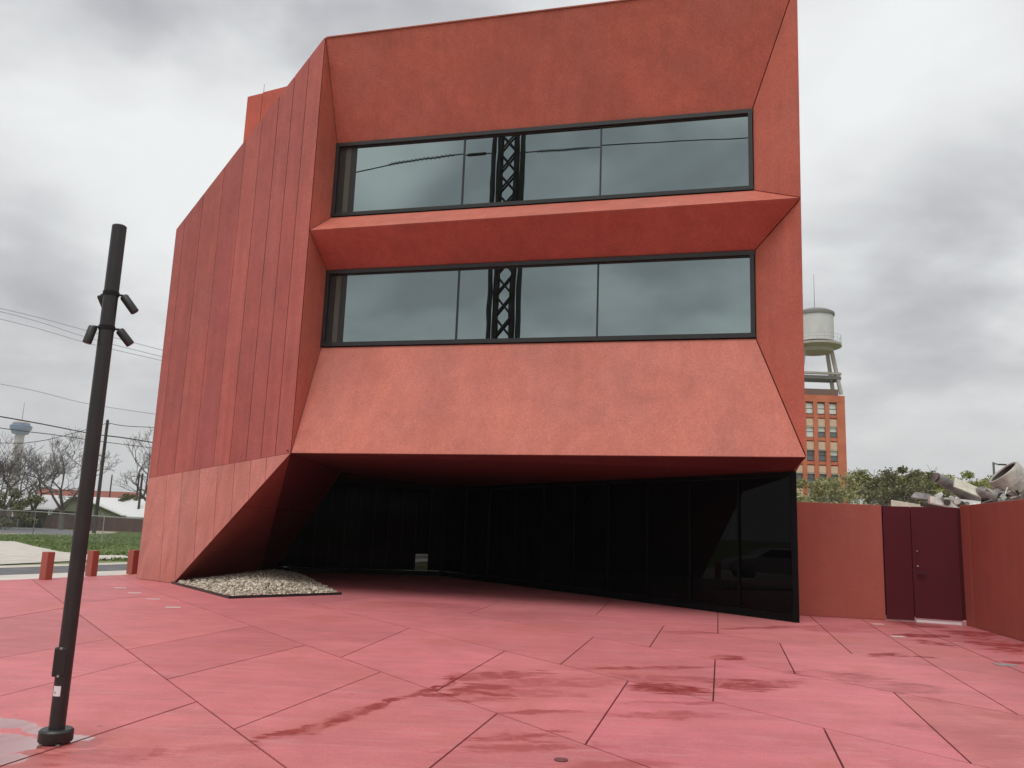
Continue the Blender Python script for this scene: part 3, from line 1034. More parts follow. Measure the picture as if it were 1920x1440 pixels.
# undercroft glazing
def glazing(a, b, zt_a, zt_b, n, to, clear=(), mat=DGLASS):
    d = (b - a)
    dirn = zz(d, 0).normalized()
    sides = dirn
    for i in range(n):
        p0, p1 = a + d * (i / n), a + d * ((i + 1) / n)
        z0, z1 = zt_a + (zt_b - zt_a) * i / n, zt_a + (zt_b - zt_a) * (i + 1) / n
        poly = face_cam([zz(p0, .16), zz(p1, .16), zz(p1, z1 - .1), zz(p0, z0 - .1)], to)
        MB().prism(inset(poly, .012), newell(poly), .02).build('glass_pane', TGLASS if i in clear else mat, bld)
        if i > 0:
            MB().beam(zz(p0, .17), zz(p0, z0 - .11), .05, .07, dirn).build('mullion', INK, bld)
    MB().beam(zz(a, .085), zz(b, .085), .15, .1, (0, 0, 1)).build('bottom_rail', INK, bld)
    MB().beam(zz(a, zt_a - .06), zz(b, zt_b - .06), .10, .1, (0, 0, 1)).build('top_rail', INK, bld)


glazing(GRc, GBc, GRt.z, 3.02, 10, (-20, 10, 1))
GLc2 = zz(GLc, 0)
ndiv = 12
glazing(GBc, GLc2, 3.02, 3.1, ndiv, (0, 10, 1), clear=(1,), mat=DGLASS2)
MB().beam(zz(GBc, 0), zz(GBc, 3.0), .16, .16, Pd).build('corner_post', INK, bld)
post = MB().beam(zz(GRc, 0.0), zz(GRt, GRt.z), .12, .12, Pd)
post.build('corner_post', INK, bld)
# ground floor side wall behind the corner
gdir = (BR0 - zz(GRc, 0))
panel([zz(GRc, 0) + back * .1, zz(BR0, 0), zz(BR0, 3.05), zz(GRc, 3.03) + back * .1], RED_SIDE, to=(40, 25, 1), gap=.01, backing=False, name='side_wall_panel')

# ------------------------------------------------------------------ courtyard walls and gate
c0, c1_ = gpt(1480, 1152.5), gpt(1661, 1163)
gM, cor = gpt(1716, 1166), gpt(1812, 1173)
cR = gpt(1920, 1204)
HW = 2.47


def wall_obj(name, a, b, th, h0, h1, mat, label, cat, nrm, joints=()):
    e_ = empty(name, ((a.x + b.x) / 2, (a.y + b.y) / 2, 0), label, cat)
    fr_ = [0] + list(joints) + [1]
    for i in range(len(fr_) - 1):
        p, q = a.lerp(b, fr_[i]), a.lerp(b, fr_[i + 1])
        z0 = h0 + (h1 - h0) * fr_[i]
        z1 = h0 + (h1 - h0) * fr_[i + 1]
        poly = [zz(p, 0), zz(q, 0), zz(q, z1), zz(p, z0)]
        if newell(poly).dot(nrm) < 0: poly.reverse()
        o = MB().prism(inset(poly, .004) if joints else poly, newell(poly), th).build('wall_panel', mat, e_, bevel=.01)
        k = .97 + .06 * ((i * 7) % 3) / 2
        o.color = (k, k, k, 1)
    return e_


h_c0 = HW
wd2 = (cR - cor).normalized()
p_end = cor + wd2 * 24
wall_obj('courtyard_wall', c0, c1_, .25, 2.50, 2.47, RED_COURT, 'low red concrete wall between the glass corner and the maroon gate', 'wall', Vector((0, -1, 0)))
far = cor + (cor - cR).normalized() * -22
wd2 = (cR - cor).normalized()
p_end = cor + wd2 * 24
cor2 = gpt(1828, 1177)
pierp = face_cam([zz(cor, 0), zz(cor2, 0), zz(cor2, 2.5), zz(cor, 2.5)])
cw2 = wall_obj('courtyard_wall', cor2 + (p_end - cor2) * .0002, p_end, .3, 2.5, 2.52, RED_COURT, 'long red concrete wall running along the right edge of the plaza', 'wall', Vector((-1, 0, 0)), joints=(.12, .26, .4, .55, .7, .85))
MB().prism(pierp, newell(pierp), .3).build('end_panel', RED_COURT, cw2, bevel=.01)
gate = empty('courtyard_gate', ((c1_.x + cor.x) / 2, (c1_.y + cor.y) / 2, 0), 'dark maroon steel gate with side leaf set between red walls', 'gate')
gn = Vector(((cor - c1_).y, -(cor - c1_).x, 0)).normalized()
if gn.y > 0: gn = -gn
gd = (cor - c1_).normalized()


def leaf(a, b, z0, z1, label):
    poly = face_cam([zz(a, z0), zz(b, z0), zz(b, z1), zz(a, z1)])
    o = MB().prism(inset(poly, .006), newell(poly), .06).build('leaf', GATE, gate, bevel=.004)
    o['label'] = label
    return o


gs = -gn * .02
leaf(c1_ + gs + gd * .02, gM + gs, 0.02, 2.46, 'fixed side leaf without hardware')
dl = leaf(gM + gs, cor + gs - gd * .05, 0.075, 2.46, 'hinged door leaf with lever handle')
for q in (c1_ + gd * .03, gM, cor - gd * .03):
    MB().beam(zz(q, .1) + gs * 5.5, zz(q, 2.44) + gs * 5.5, .14, .05, gd).build('post', GATE, gate)
hx = gM + gs + gd * .10 + gn * .03
MB().beam(zz(hx, 1.03) + gn * .035, zz(hx, 1.03) + gn * .035 + gd * .16, .022, .022).beam(zz(hx, 1.03), zz(hx, 1.03) + gn * .045, .025, .025).build('handle', BLACK, dl)
MB().tube([zz(hx, 1.18), zz(hx, 1.18) + gn * .03], .018, 10).build('lock', STEEL, dl)
MB().tube([zz(hx, 1.50), zz(hx, 1.50) + gn * .03], .014, 10).build('lock', STEEL, dl)
MB().beam(zz(gM, .02) + gd * .03 + gs * 2, zz(cor, .02) - gd * .08 + gs * 2, .05, .09, (0, 0, 1)).build('gap_light_strip', WHITE, gate)  # white strip painted in for light showing through the gap under the door
sheet('courtyard_paving', [(c0.x, c0.y + .4), (14, 19), (40, 24), (40, 60), (12, 60), (8, 40)], -0.01, CONC2)

# ------------------------------------------------------------------ lamp post
lp = gpt(103, 1393)
lamp = empty('lamp_post', lp, 'tall black round lamp post with four small adjustable spotlights', 'lamp post')
ptop = on_plane(225, 423, lp, Vector((0, 1, 0)))
LH = ptop.z
print('lamp height', LH, ptop, lp)
PR = 0.054
MB().lathe([(PR, 0.05), (PR, LH - .008), (PR - .008, LH), (0.0, LH)], lp, 28).build('pole', POLE, lamp, smooth=True)
MB().lathe([(0, .012), (.108, .012), (.114, .022), (.114, .085), (.102, .098), (PR, .098)], lp, 36).build('base', POLE, lamp, smooth=True)
for k in range(4):
    a_ = k * pi / 2 + .7
    MB().lathe([(0, 0), (.016, 0), (.016, .02), (0, .02)], lp + Vector((.085 * cos(a_), .085 * sin(a_), -.003)), 8).build('bolt', STEEL, lamp)
# control box near the foot
dcam = (EYEP - lp)
dcam.z = 0
dcam.normalize()
dr = Vector((-dcam.y, dcam.x, 0))         # to the right seen from the camera?
if dr.x < 0: dr = -dr
bc = lp + dcam * (PR * .55) - dr * PR * .62 + Vector((0, 0, .56))
MB().box(bc, (.085, .06, .20), math.atan2(dr.y, dr.x)).build('switch_box', BLACK, lamp, bevel=.01)
for dz in (-.095, .095):
    MB().box(bc + Vector((0, 0, dz)) + dcam * .034, (.014, .012, .014)).build('screw', STEEL, lamp)
sm = MB()
n_ = 6
for i in range(n_ + 1):
    th_ = -1.15 + i * (1.05 / n_)
    dv = dcam * cos(th_) + dr * sin(th_)
    sm.v += [tuple(lp + dv * (PR + .0015) + Vector((0, 0, z))) for z in (.325, .395)]
sm.f = [(2 * i, 2 * i + 2, 2 * i + 3, 2 * i + 1) for i in range(n_)]
stk_ = sm.build('sticker', WHITE, lamp)
MB().box(lp + (dcam * cos(-.75) + dr * sin(-.75)) * (PR + .0025) + Vector((0, 0, .35)), (.012, .003, .012), math.atan2(dr.y, dr.x)).build('sticker_mark', simple('sticker_ink', (.35, .3, .45), .6), stk_)


def spot(z, side, ddir, px_len=.115):
    """a small cylindrical spotlight on a bent arm"""
    base_ = lp + side * PR + Vector((0, 0, z))
    elbow = base_ + side * .042
    m = MB().tube([base_ - side * .01, elbow], .009, 8)
    m.tube([elbow, elbow - Vector((0, 0, .02))], .010, 8)
    m.lathe([(PR + .002, z - .016), (PR + .006, z - .016), (PR + .006, z + .016), (PR + .002, z + .016)], lp, 24)
    arm = m.build('spotlight', BLACK, lamp)
    st = elbow - Vector((0, 0, .012)) + ddir * -.012
    en_ = st + ddir * px_len
    MB().tube([st, st + ddir * .01, en_ - ddir * .004, en_], [.026, .033, .033, .029], 16).build('lamp_head', BLACK, arm, smooth=True)
    return arm


fzs = [on_plane(205, 551, lp, Vector((0, 1, 0))).z, on_plane(198, 615, lp, Vector((0, 1, 0))).z]
print('spots z', fzs)
spot(fzs[0], dr, (dr * .62 - Vector((0, 0, .78)) + dcam * .1).normalized(), .155)
spot(fzs[0] + .0, (-dr * .55 - dcam * .6).normalized(), (dr * .45 - Vector((0, 0, .85)) - dcam * .2).normalized(), .10)
spot(fzs[1], dr, (dr * .66 - Vector((0, 0, .75))).normalized(), .14)
spot(fzs[1], -dr, (-dr * .22 - Vector((0, 0, .97))).normalized(), .14)

# ------------------------------------------------------------------ bollards
labs = ['leftmost of three square red concrete bollards, standing alone left of the lamp post', 'red concrete bollard showing just right of the lamp post', 'red concrete bollard standing against the corner of the red museum wall']
b0 = empty('bollard', (0, 0, 0), labs[0], 'bollard', 'square red bollards along the street edge')
bz = .67
bm = MB().prism([Vector((-.105, -.105, bz)), Vector((.105, -.105, bz)), Vector((.105, .105, bz)), Vector((-.105, .105, bz))], Vector((0, 0, 1)), bz)
bm.build('shaft', RED_COURT, b0, bevel=.012)
bpos = [(80, 1087), (166, 1080.5), (243, 1076.5)]
bang = math.atan2(ed.y, ed.x)
for i, p in enumerate(bpos):
    o = b0 if i == 0 else b0.copy()
    if i:
        COL.objects.link(o)
        ch = b0.children[0].copy()
        COL.objects.link(ch)
        ch.parent = o
    q = gpt(*p) + Vector((0, .12, 0))
    o.location = q
    o.rotation_euler.z = bang
    o['label'] = labs[i]
print('bollards', [gpt(*p) for p in bpos])

# small ground fittings
def plate(px, py, l, w, mat, label, name='ground_plate', rz=0, cat='ground plate', group=None):
    p = gpt(px, py)
    o = MB().box((p.x, p.y, .0035), (l, w, .005), rz).build(name, mat, None, origin=(p.x, p.y, 0))
    tag(o, label, cat, group)
    return o


PALE = simple('pale_plate', (.66, .60, .56), .5)
grp = 'pale plates set in the left of the plaza'
for (px, py, lb) in ((226, 1102.5, 'pale plate in the paving nearest the bollards'), (252, 1112, 'pale plate in the paving, second of four from the bollards'),
                     (288, 1123.5, 'pale plate in the paving, third of four from the bollards'), (325, 1139, 'pale plate in the paving nearest the camera left of the pebbles')):
    plate(px, py, .26, .12, PALE, lb, group=grp, rz=.2)
plate(1646, 1170.5, .22, .13, PALE, 'pale plate in the paving just in front of the maroon gate', rz=.1, group='pale plates before the gate')
plate(1684, 1194, .24, .13, PALE, 'pale plate in the wet paving a step out from the gate', rz=.1, group='pale plates before the gate')
dr_ = plate(1886, 1247, .28, .2, STEEL, 'grey metal drain cover near the right red wall', 'drain_cover', rz=-.2, cat='drain cover')
vp = gpt(1052, 1425)
cap = MB().lathe([(0, .0), (.05, 0), (.05, .006), (.042, .008), (.036, .003), (0, .003)], (vp.x, vp.y, 0), 20).build('valve_cap', simple('cap', (.16, .05, .05), .5), None, origin=(vp.x, vp.y, 0))
tag(cap, 'small round cap in the paving at the bottom of the view', 'cap')


# ------------------------------------------------------------------ vegetation
def np_mesh(name, verts, faces, mat, parent=None, loc=None):
    me = bpy.data.meshes.new(name)
    k = faces.shape[1]
    me.vertices.add(len(verts))
    me.vertices.foreach_set('co', verts.astype(np.float32).ravel())
    me.loops.add(faces.size)
    me.loops.foreach_set('vertex_index', faces.astype(np.int32).ravel())
    me.polygons.add(len(faces))
    me.polygons.foreach_set('loop_start', np.arange(0, faces.size, k, dtype=np.int32))
    me.update(calc_edges=True)
    me.materials.append(mat)
    o = bpy.data.objects.new(name, me)
    COL.objects.link(o)
    o.parent = parent
    if loc is not None: o.location = loc
    return o


def branch(mb, tips, p, d, ln_, r, depth, rn, spread=.55, grav=0.0, minr=.012):
    n = 3
    pts = [p]
    q = p.copy()
    dd = d.copy()
    for i in range(n):
        dd = (dd + Vector((rn.uniform(-1, 1), rn.uniform(-1, 1), rn.uniform(-.6, .8) + grav)) * .16).normalized()
        q = q + dd * (ln_ / n)
        pts.append(q)
    rads = [r, r * .88, r * .78, r * .68]
    mb.tube(pts, rads, 6 if depth > 3 else (4 if depth > 1 else 3), cap=False)
    if depth == 0:
        tips.append(q)
        return
    k = 3 if rn.random() < .45 else 2
    if depth <= 2: k = 3
    for i in range(k):
        ax = Vector((rn.uniform(-1, 1), rn.uniform(-1, 1), rn.uniform(-.4, .6))).normalized()
        nd = (dd * (1 - spread * .5) + ax * spread).normalized()
        start = pts[-1] if i < 2 else pts[rn.randint(1, 2)]
        branch(mb, tips, start, nd, ln_ * rn.uniform(.62, .86), max(r * rn.uniform(.5, .68), minr), depth - 1, rn, spread, grav, minr)
    if depth <= 3: tips.append(q)


def bare_tree(pos, h, seed, label, spread=.6, depth=6, mat=BARK, minr=.018, group='bare winter trees left of the museum'):
    rn = random.Random(seed)
    t = empty('bare_tree', pos, label, 'tree', group)
    mb, tips = MB(), []
    base_ = Vector(pos)
    lean = Vector((rn.uniform(-.15, .15), rn.uniform(-.1, .1), 1)).normalized()
    tp = base_ + lean * h * .2
    MB().tube([base_ - Vector((0, 0, .15)), base_ + lean * h * .1, tp], [h * .032, h * .026, h * .024], 10).build('trunk', mat, t)
    for i in range(4):
        a = rn.uniform(0, 2 * pi)
        branch(mb, tips, tp - lean * .02, Vector((cos(a) * .75, sin(a) * .75, 1)).normalized(), h * .25, h * .016, depth - 1, rn, spread, .1, minr)
    mb.build('crown', mat, t)
    return t


def leafy_tree(pos, h, w, seed, label, mat, nleaf=9000, leafs=.11, base_h=.25, group='leafy trees behind the courtyard wall', dens=26, mbark=BARK):
    rn = random.Random(seed)
    rg = np.random.default_rng(seed)
    t = empty('leafy_tree', pos, label, 'tree', group)
    p0 = Vector(pos)
    MB().tube([p0 - Vector((0, 0, .15)), p0 + Vector((rn.uniform(-.1, .1), 0, h * .3)), p0 + Vector((rn.uniform(-.2, .2), 0, h * .55))], [h * .03, h * .024, h * .016], 8).build('trunk', mbark, t)
    mb, tips = MB(), []
    for i in range(6):
        a = rn.uniform(0, 2 * pi)
        branch(mb, tips, p0 + Vector((0, 0, h * rn.uniform(.22, .45))), Vector((cos(a), sin(a), .75)).normalized(), w * .2, h * .012, 3, rn, .6, .1, .015)
    mb.build('limbs', mbark, t)
    # clumps
    cl_ = []
    for _ in range(dens):
        a = rn.uniform(0, 2 * pi)
        rr = (rn.random() ** .55) * w / 2 * .9
        fz = 1 - (rr / (w / 2)) ** 2
        top = h * (base_h + (1 - base_h) * (.35 + .65 * math.sqrt(max(fz, 0.02))))
        zc = rn.uniform(h * base_h, top) if rn.random() < .45 else top - rn.uniform(0, .14) * h
        cl_.append((rr * cos(a), rr * sin(a), zc, rn.uniform(.09, .2) * w * .62))
    cl_ = np.array(cl_)
    idx = rg.integers(0, len(cl_), nleaf)
    c = cl_[idx]
    dv = rg.normal(size=(nleaf, 3))
    dv /= np.linalg.norm(dv, axis=1)[:, None]
    rad = c[:, 3:4] * (rg.random((nleaf, 1)) ** .45) * rg.uniform(.7, 1.25, (nleaf, 1))
    pp = c[:, :3] + dv * rad * np.array([1, 1, .72])
    a1 = rg.normal(size=(nleaf, 3))
    a1 /= np.linalg.norm(a1, axis=1)[:, None]
    a2 = np.cross(a1, rg.normal(size=(nleaf, 3)))
    a2 /= np.linalg.norm(a2, axis=1)[:, None]
    s = leafs * rg.uniform(.5, 1.25, (nleaf, 1))
    V = np.stack([pp - a1 * s, pp + a2 * s * .5, pp + a1 * s, pp - a2 * s * .5], axis=1).reshape(-1, 3)
    F = np.arange(nleaf * 4).reshape(-1, 4)
    np_mesh('crown', V, F, mat, t)
    return t


def gy(px, Y, z=-.16):
    """ground point at depth Y under the pixel column that crosses the horizon at px"""
    yy = 996 + (px - 960) * .0374
    d = ray(px, yy)
    p = EYEP + d * (Y / d.y)
    return Vector((p.x, Y, z))


# bare trees on the left
for (px, Y, h, sd_, lb, sp) in [
    (118, 98, 11.0, 3, 'spreading bare tree with forked trunk in front of the green gabled house', .62),
    (62, 105, 10.2, 11, 'dense bare tree standing beside the carport', .66),
    (10, 100, 10.5, 21, 'bare tree at the left edge of the view below the observation tower', .62),
    (-35, 96, 9, 31, 'bare tree just outside the left edge of the view', .62),
    (306, 64, 8.6, 51, 'bare tree half hidden behind the left corner of the museum', .6)]:
    bare_tree(gy(px, Y), h, sd_, lb, sp, depth=7 if Y < 110 else 6, minr=.017 if Y > 80 else .010)

# undergrowth and evergreens at left
leafy_tree(gy(243, 125), 5.0, 5.0, 71, 'small dark evergreen above the roofs near the museum corner', LEAF3, 5000, .22, .1, 'evergreens among the houses', 18)
leafy_tree(gy(5, 88), 4.2, 8.0, 72, 'brown green thicket at the left edge behind the chain link fence', LEAF3, 6000, .16, .02, 'evergreens among the houses', 22)
leafy_tree(gy(224, 140), 4.6, 5.0, 73, 'pale bush just above the white roof right of the utility pole', LEAF, 3000, .2, .1, 'evergreens among the houses', 14)
# leafy trees on the right
for (px, Y, h, w, sd_, mat, lb, n_) in [
    (1515, 47, 5.4, 6.2, 81, LEAF, 'thin leafed tree in front of the brick tower, next to the museum', 6500),
    (1600, 56, 5.9, 7.0, 82, LEAF, 'green tree under the right edge of the brick tower', 10000),
    (1655, 60, 6.7, 8.5, 83, LEAF, 'large rounded green tree behind the maroon gate', 15000),
    (1705, 52, 6.5, 5.5, 84, LEAF3, 'tallest dark twiggy tree behind the maroon gate', 7000),
    (1745, 58, 6.5, 7.5, 85, LEAF2, 'yellow green tree behind the tip of the scrap sculpture', 11000),
    (1792, 55, 6.5, 5.5, 86, LEAF2, 'light green tree just behind the leaning tubes', 8000),
    (1842, 60, 7.0, 6.5, 87, LEAF2, 'light green tree between the tubes and the big drum', 9000),
    (1560, 62, 4.6, 9.0, 88, LEAF, 'low bushy tree line below the brick tower', 9000),
    (1930, 64, 4.8, 8.0, 89, LEAF, 'green tree behind the big drum at the right edge', 8000)]:
    leafy_tree(gy(px, Y, 0), h, w, sd_, lb, mat, n_, .105, .12, dens=34)

bare_tree(gy(1708, 53, 0), 6.9, 95, 'twiggy half bare tree poking above the green crowns behind the gate', .55, depth=5, minr=.012, group='leafy trees behind the courtyard wall')
# ------------------------------------------------------------------ houses and fences on the left
def house(name, base_, wdt, dep, eave, ridge, ang, wall_m, roof_m, label, trim=None, hang=.45, group='houses beyond the lawn'):
    h = empty(name, base_, label, 'house', group)
    R = Matrix.Rotation(ang, 3, 'Z')
    B = Vector(base_)
    def T(x, y, z): return B + R @ Vector((x, y, 0)) + Vector((0, 0, z))
    x, y = wdt / 2, dep / 2
    # gable ends on +-x
    vs = [T(-x, -y, 0), T(x, -y, 0), T(x, y, 0), T(-x, y, 0), T(-x, -y, eave), T(x, -y, eave), T(x, y, eave), T(-x, y, eave), T(-x, 0, ridge), T(x, 0, ridge)]
    MB().add(vs, [(0, 1, 5, 4), (1, 2, 6, 9, 5), (2, 3, 7, 6), (3, 0, 4, 8, 7)]).build('wall', wall_m, h)
    k = (ridge - eave) / y
    rf = MB()
    for s in (-1, 1):
        e_ = eave - hang * k
        a, b, c, d = T(-x - hang, s * (y + hang), e_), T(x + hang, s * (y + hang), e_), T(x + hang, 0, ridge), T(-x - hang, 0, ridge)
        th = Vector((0, 0, .14))
        rf.add([a, b, c, d, a + th, b + th, c + th, d + th], [(0, 3, 2, 1), (4, 5, 6, 7), (0, 1, 5, 4), (1, 2, 6, 5), (3, 0, 4, 7)])
    rf.build('roof', roof_m, h)
    wm = trim or WHITE
    for s in (-.55, .1, .62):
        MB().box(T(x * s, -y - .03, 1.3), (1.0, .08, 1.1), ang).build('window', DGLASS, h)
        MB().box(T(x * s, -y - .02, 1.3), (1.2, .06, 1.3), ang).build('window_trim', wm, h)
    return h


ROOFW = simple('white_metal_roof', (.60, .60, .59), .45, 0, .06)
ROOFG = simple('grey_roof', (.38, .38, .38), .7)
ROOFR = simple('rust_roof', (.25, .085, .06), .8)
GREENW = simple('green_siding', (.24, .26, .18), .8)
WALLB = simple('brown_siding', (.16, .12, .10), .8)
house('house', gy(150, 118), 9, 11, 2.0, 4.2, radians(-72), GREENW, ROOFW, 'single storey house with a green gable facing the lawn')
house('house', gy(222, 124), 14, 9, 1.9, 4.3, radians(12), WALLB, ROOFW, 'long house with white metal roof next to the museum corner')
house('house', gy(165, 150), 16, 9, 3.1, 6.0, radians(8), WALLB, ROOFR, 'far house with a rust red roof above the white one')
house('house', gy(88, 128), 12, 8, 2.2, 4.4, radians(-10), WALLB, ROOFW, 'pale roofed house behind the forked bare tree')
cp = gy(52, 108)
car_p = empty('carport', cp, 'open carport with a white sloping roof at the left', 'carport')
Rz = Matrix.Rotation(radians(8), 3, 'Z')
rfm = MB()
qs = [cp + Rz @ Vector((x, y, 0)) + Vector((0, 0, z)) for (x, y, z) in ((-4.6, -3, 2.35), (4.2, -3, 2.35), (4.0, 3, 4.2), (-2.2, 3, 4.2))]
rfm.prism(face_cam(qs, (0, 0, 50)), Vector((0, 0, 1)), .12).build('roof', ROOFW, car_p)
for x in (-4.1, -.6, 3.6):
    for y in (-2.8, 2.8):
        q = cp + Rz @ Vector((x if y < 0 else x * .5, y, 0))
        MB().beam(q, q + Vector((0, 0, 2.4 if y < 0 else 3.9)), .16, .16).build('post', WHITE, car_p)
MB().box(cp + Vector((0, 3.4, 1.1)), (9, .2, 2.2), radians(8)).build('back_wall', WALLB, car_p)


def board_fence(a, b, h, label, mat, wboard=.9):
    f = empty('board_fence', (a + b) / 2, label, 'fence')
    n_ = int((b - a).length / wboard)
    rr = random.Random(int(a.x * 10))
    shared = None
    d = (b - a).normalized()
    ang = math.atan2(d.y, d.x)
    for i in range(n_):
        p = a + (b - a) * ((i + .5) / n_)
        hh = h + rr.uniform(-.03, .03)
        o = MB().box(p + Vector((0, 0, hh / 2)), (wboard - .04, .04, hh), ang).build('board', mat, f)
    MB().beam(a + Vector((0, .06, h * .8)), b + Vector((0, .06, h * .8)), .1, .05).build('rail', mat, f)
    return f


WF = simple('brown_fence', (.085, .042, .036), .9, 0, .3, .8)
board_fence(gy(88, 104), gy(285, 96), 1.62, 'dark brown board fence along the far side of the lawn', WF)
WF2 = simple('dark_shrub_fence', (.05, .05, .042), .9, 0, .3)
board_fence(gy(-70, 100), gy(86, 104), 1.25, 'low dark fence below the carport', WF2)

# chain link fence
fa, fb, fc = gpt(-420, 1004, -.14), gpt(60, 1012, -.14), gpt(330, 1026, -.14)
clf = empty('chain_link_fence', fb, 'chain link fence with steel top rail across the lawn', 'fence')
tops = {0: 1.80, 1: 1.72, 2: 1.42}
def chain(a, b, ha, hb):
    n_ = max(2, int((b - a).length / 4.2))
    for i in range(n_ + 1):
        f = i / n_
        p = a.lerp(b, f)
        h = ha + (hb - ha) * f
        MB().tube([p, zz(p, h)], .03, 8).build('post', STEEL, clf)
        MB().tube([zz(p, h), zz(p, h) + Vector((-.12, -.1, .22))], .016, 6).build('arm', STEEL, clf)
    MB().tube([zz(a, ha), zz(b, hb)], .022, 8).build('top_rail', STEEL, clf)
    m = MB()
    ln_ = (b - a).length
    d = (b - a).normalized()
    k = int(ln_ / .11)
    for i in range(k):
        for s in (1, -1):
            u0 = i * .11
            u1 = u0 + s * 1.5
            if u1 < 0 or u1 > ln_: continue
            p, q = a + d * u0, a + d * u1
            z0 = a.z + .03
            z1 = ha + (hb - ha) * (u1 / ln_)
            m.add([zz(p, z0) - d * .003, zz(p, z0) + d * .003, zz(q, z1) + d * .003, zz(q, z1) - d * .003], [(0, 1, 2, 3)])
    o = m.build('wire_mesh', STEEL, clf)
    o['kind'] = 'stuff'
chain(fa, fb, 1.80, 1.72)
chain(fb, fc, 1.72, 1.42)

# tufts of grass over the lawn in view
rg = np.random.default_rng(4)
ng = 30000
pxs = rg.uniform(-60, 300, ng)
Ys = rg.uniform(34, 96, ng)
pts_ = np.array([tuple(gy(a, b)) for a, b in zip(pxs, Ys)])
keep = []
lane_p = [Vector((*p, 0)) for p in px_poly([(-900, 1080), (-300, 1070), (0, 1058), (140, 1051.5), (250, 1046), (232, 1041), (180, 1041), (112, 1034), (60, 1023), (28, 1015), (-100, 1012), (-900, 1010)], -0.125)]
def pip(x, y, po):
    r = False
    j = len(po) - 1
    for i in range(len(po)):
        if (po[i].y > y) != (po[j].y > y) and x < (po[j].x - po[i].x) * (y - po[i].y) / (po[j].y - po[i].y) + po[i].x: r = not r
        j = i
    return r
lane2 = [Vector((*p, 0)) for p in px_poly([(-200, 985), (30, 987), (90, 991), (150, 996), (232, 994), (215, 1001), (140, 1004), (60, 1003), (10, 1003), (-200, 1003)], -0.15)]
msk = np.array([not pip(p[0], p[1], lane_p) and not pip(p[0], p[1], lane2) for p in pts_])
pts_ = pts_[msk]
m_ = len(pts_)
hh = rg.uniform(.05, .16, m_)
ww = rg.uniform(.04, .12, m_)
an = rg.uniform(0, pi, m_)
dx, dy = np.cos(an) * ww, np.sin(an) * ww
V = np.stack([pts_ - np.stack([dx, dy, 0 * dx], 1), pts_ + np.stack([dx, dy, 0 * dx], 1), pts_ + np.stack([dx * .2 + rg.normal(0, .04, m_), dy * .2 + rg.normal(0, .04, m_), hh], 1)], 1).reshape(-1, 3)
GR = leaf_mat('grass_blade', (.10, .165, .04), (.21, .27, .10), .15)
go = np_mesh('grass', V, np.arange(m_ * 3).reshape(-1, 3), GR)
tag(go, 'green grass tufts growing over the lawn at the left', 'grass', kind='stuff')


# ------------------------------------------------------------------ utility poles and wires
def upole(px_b, py_b, px_t, py_t, r, label, arm=False, Y=None):
    b = gpt(px_b, py_b, -.15) if Y is None else gy(px_b, Y)
    tp = on_plane(px_t, py_t, b, Vector((0, 1, 0)))
    e_ = empty('utility_pole', b, label, 'utility pole', 'utility poles')
    MB().tube([b, zz(b, tp.z)], [r, r * .75], 12).build('pole', WOODP, e_, smooth=True)
    MB().tube([zz(b, tp.z - .5), zz(b, tp.z - .5) + Vector((.35, -.1, .1))], .03, 6).build('bracket', STEEL, e_)
    MB().lathe([(0, 0), (.06, 0), (.07, .08), (.04, .16), (0, .16)], zz(b, tp.z), 10).build('insulator', STEEL, e_)
    if arm:
        MB().beam(zz(b, tp.z - .6) - Vector((1.1, 0, 0)), zz(b, tp.z - .6) + Vector((1.1, 0, 0)), .12, .1).build('crossarm', WOODP, e_)
    return zz(b, tp.z)


ut = upole(176, 1000, 203, 788, .19, 'tall dark wooden utility pole standing behind the black lamp post')
upole(252, 990, 255, 886, .17, 'left of the two far utility poles beside the museum corner', True, Y=130)
upole(258, 990, 262, 888, .19, 'right of the two far utility poles beside the museum corner', False, Y=122)
upole(201, 990, 204, 890, .13, 'thin far utility pole above the rust red roof', False, Y=140)


def wire(pix, Y, r, mat, label, n=14, group='overhead wires left of the museum'):
    """pix: pixel points, Y: depth at each"""
    ctrl = [at(x, y, yy) for (x, y), yy in zip(pix, Y)]
    pts = []
    for i in range(len(ctrl) - 1):
        p0 = ctrl[max(i - 1, 0)]
        p1, p2 = ctrl[i], ctrl[i + 1]
        p3 = ctrl[min(i + 2, len(ctrl) - 1)]
        for k in range(n):
            t = k / n
            pts.append(0.5 * ((2 * p1) + (p2 - p0) * t + (2 * p0 - 5 * p1 + 4 * p2 - p3) * t * t + (-p0 + 3 * p1 - 3 * p2 + p3) * t ** 3))
    pts.append(ctrl[-1])
    o = MB().tube(pts, r, 5).build('overhead_wire', mat, None, origin=pts[0])
    tag(o, label, 'wire', group)
    return o


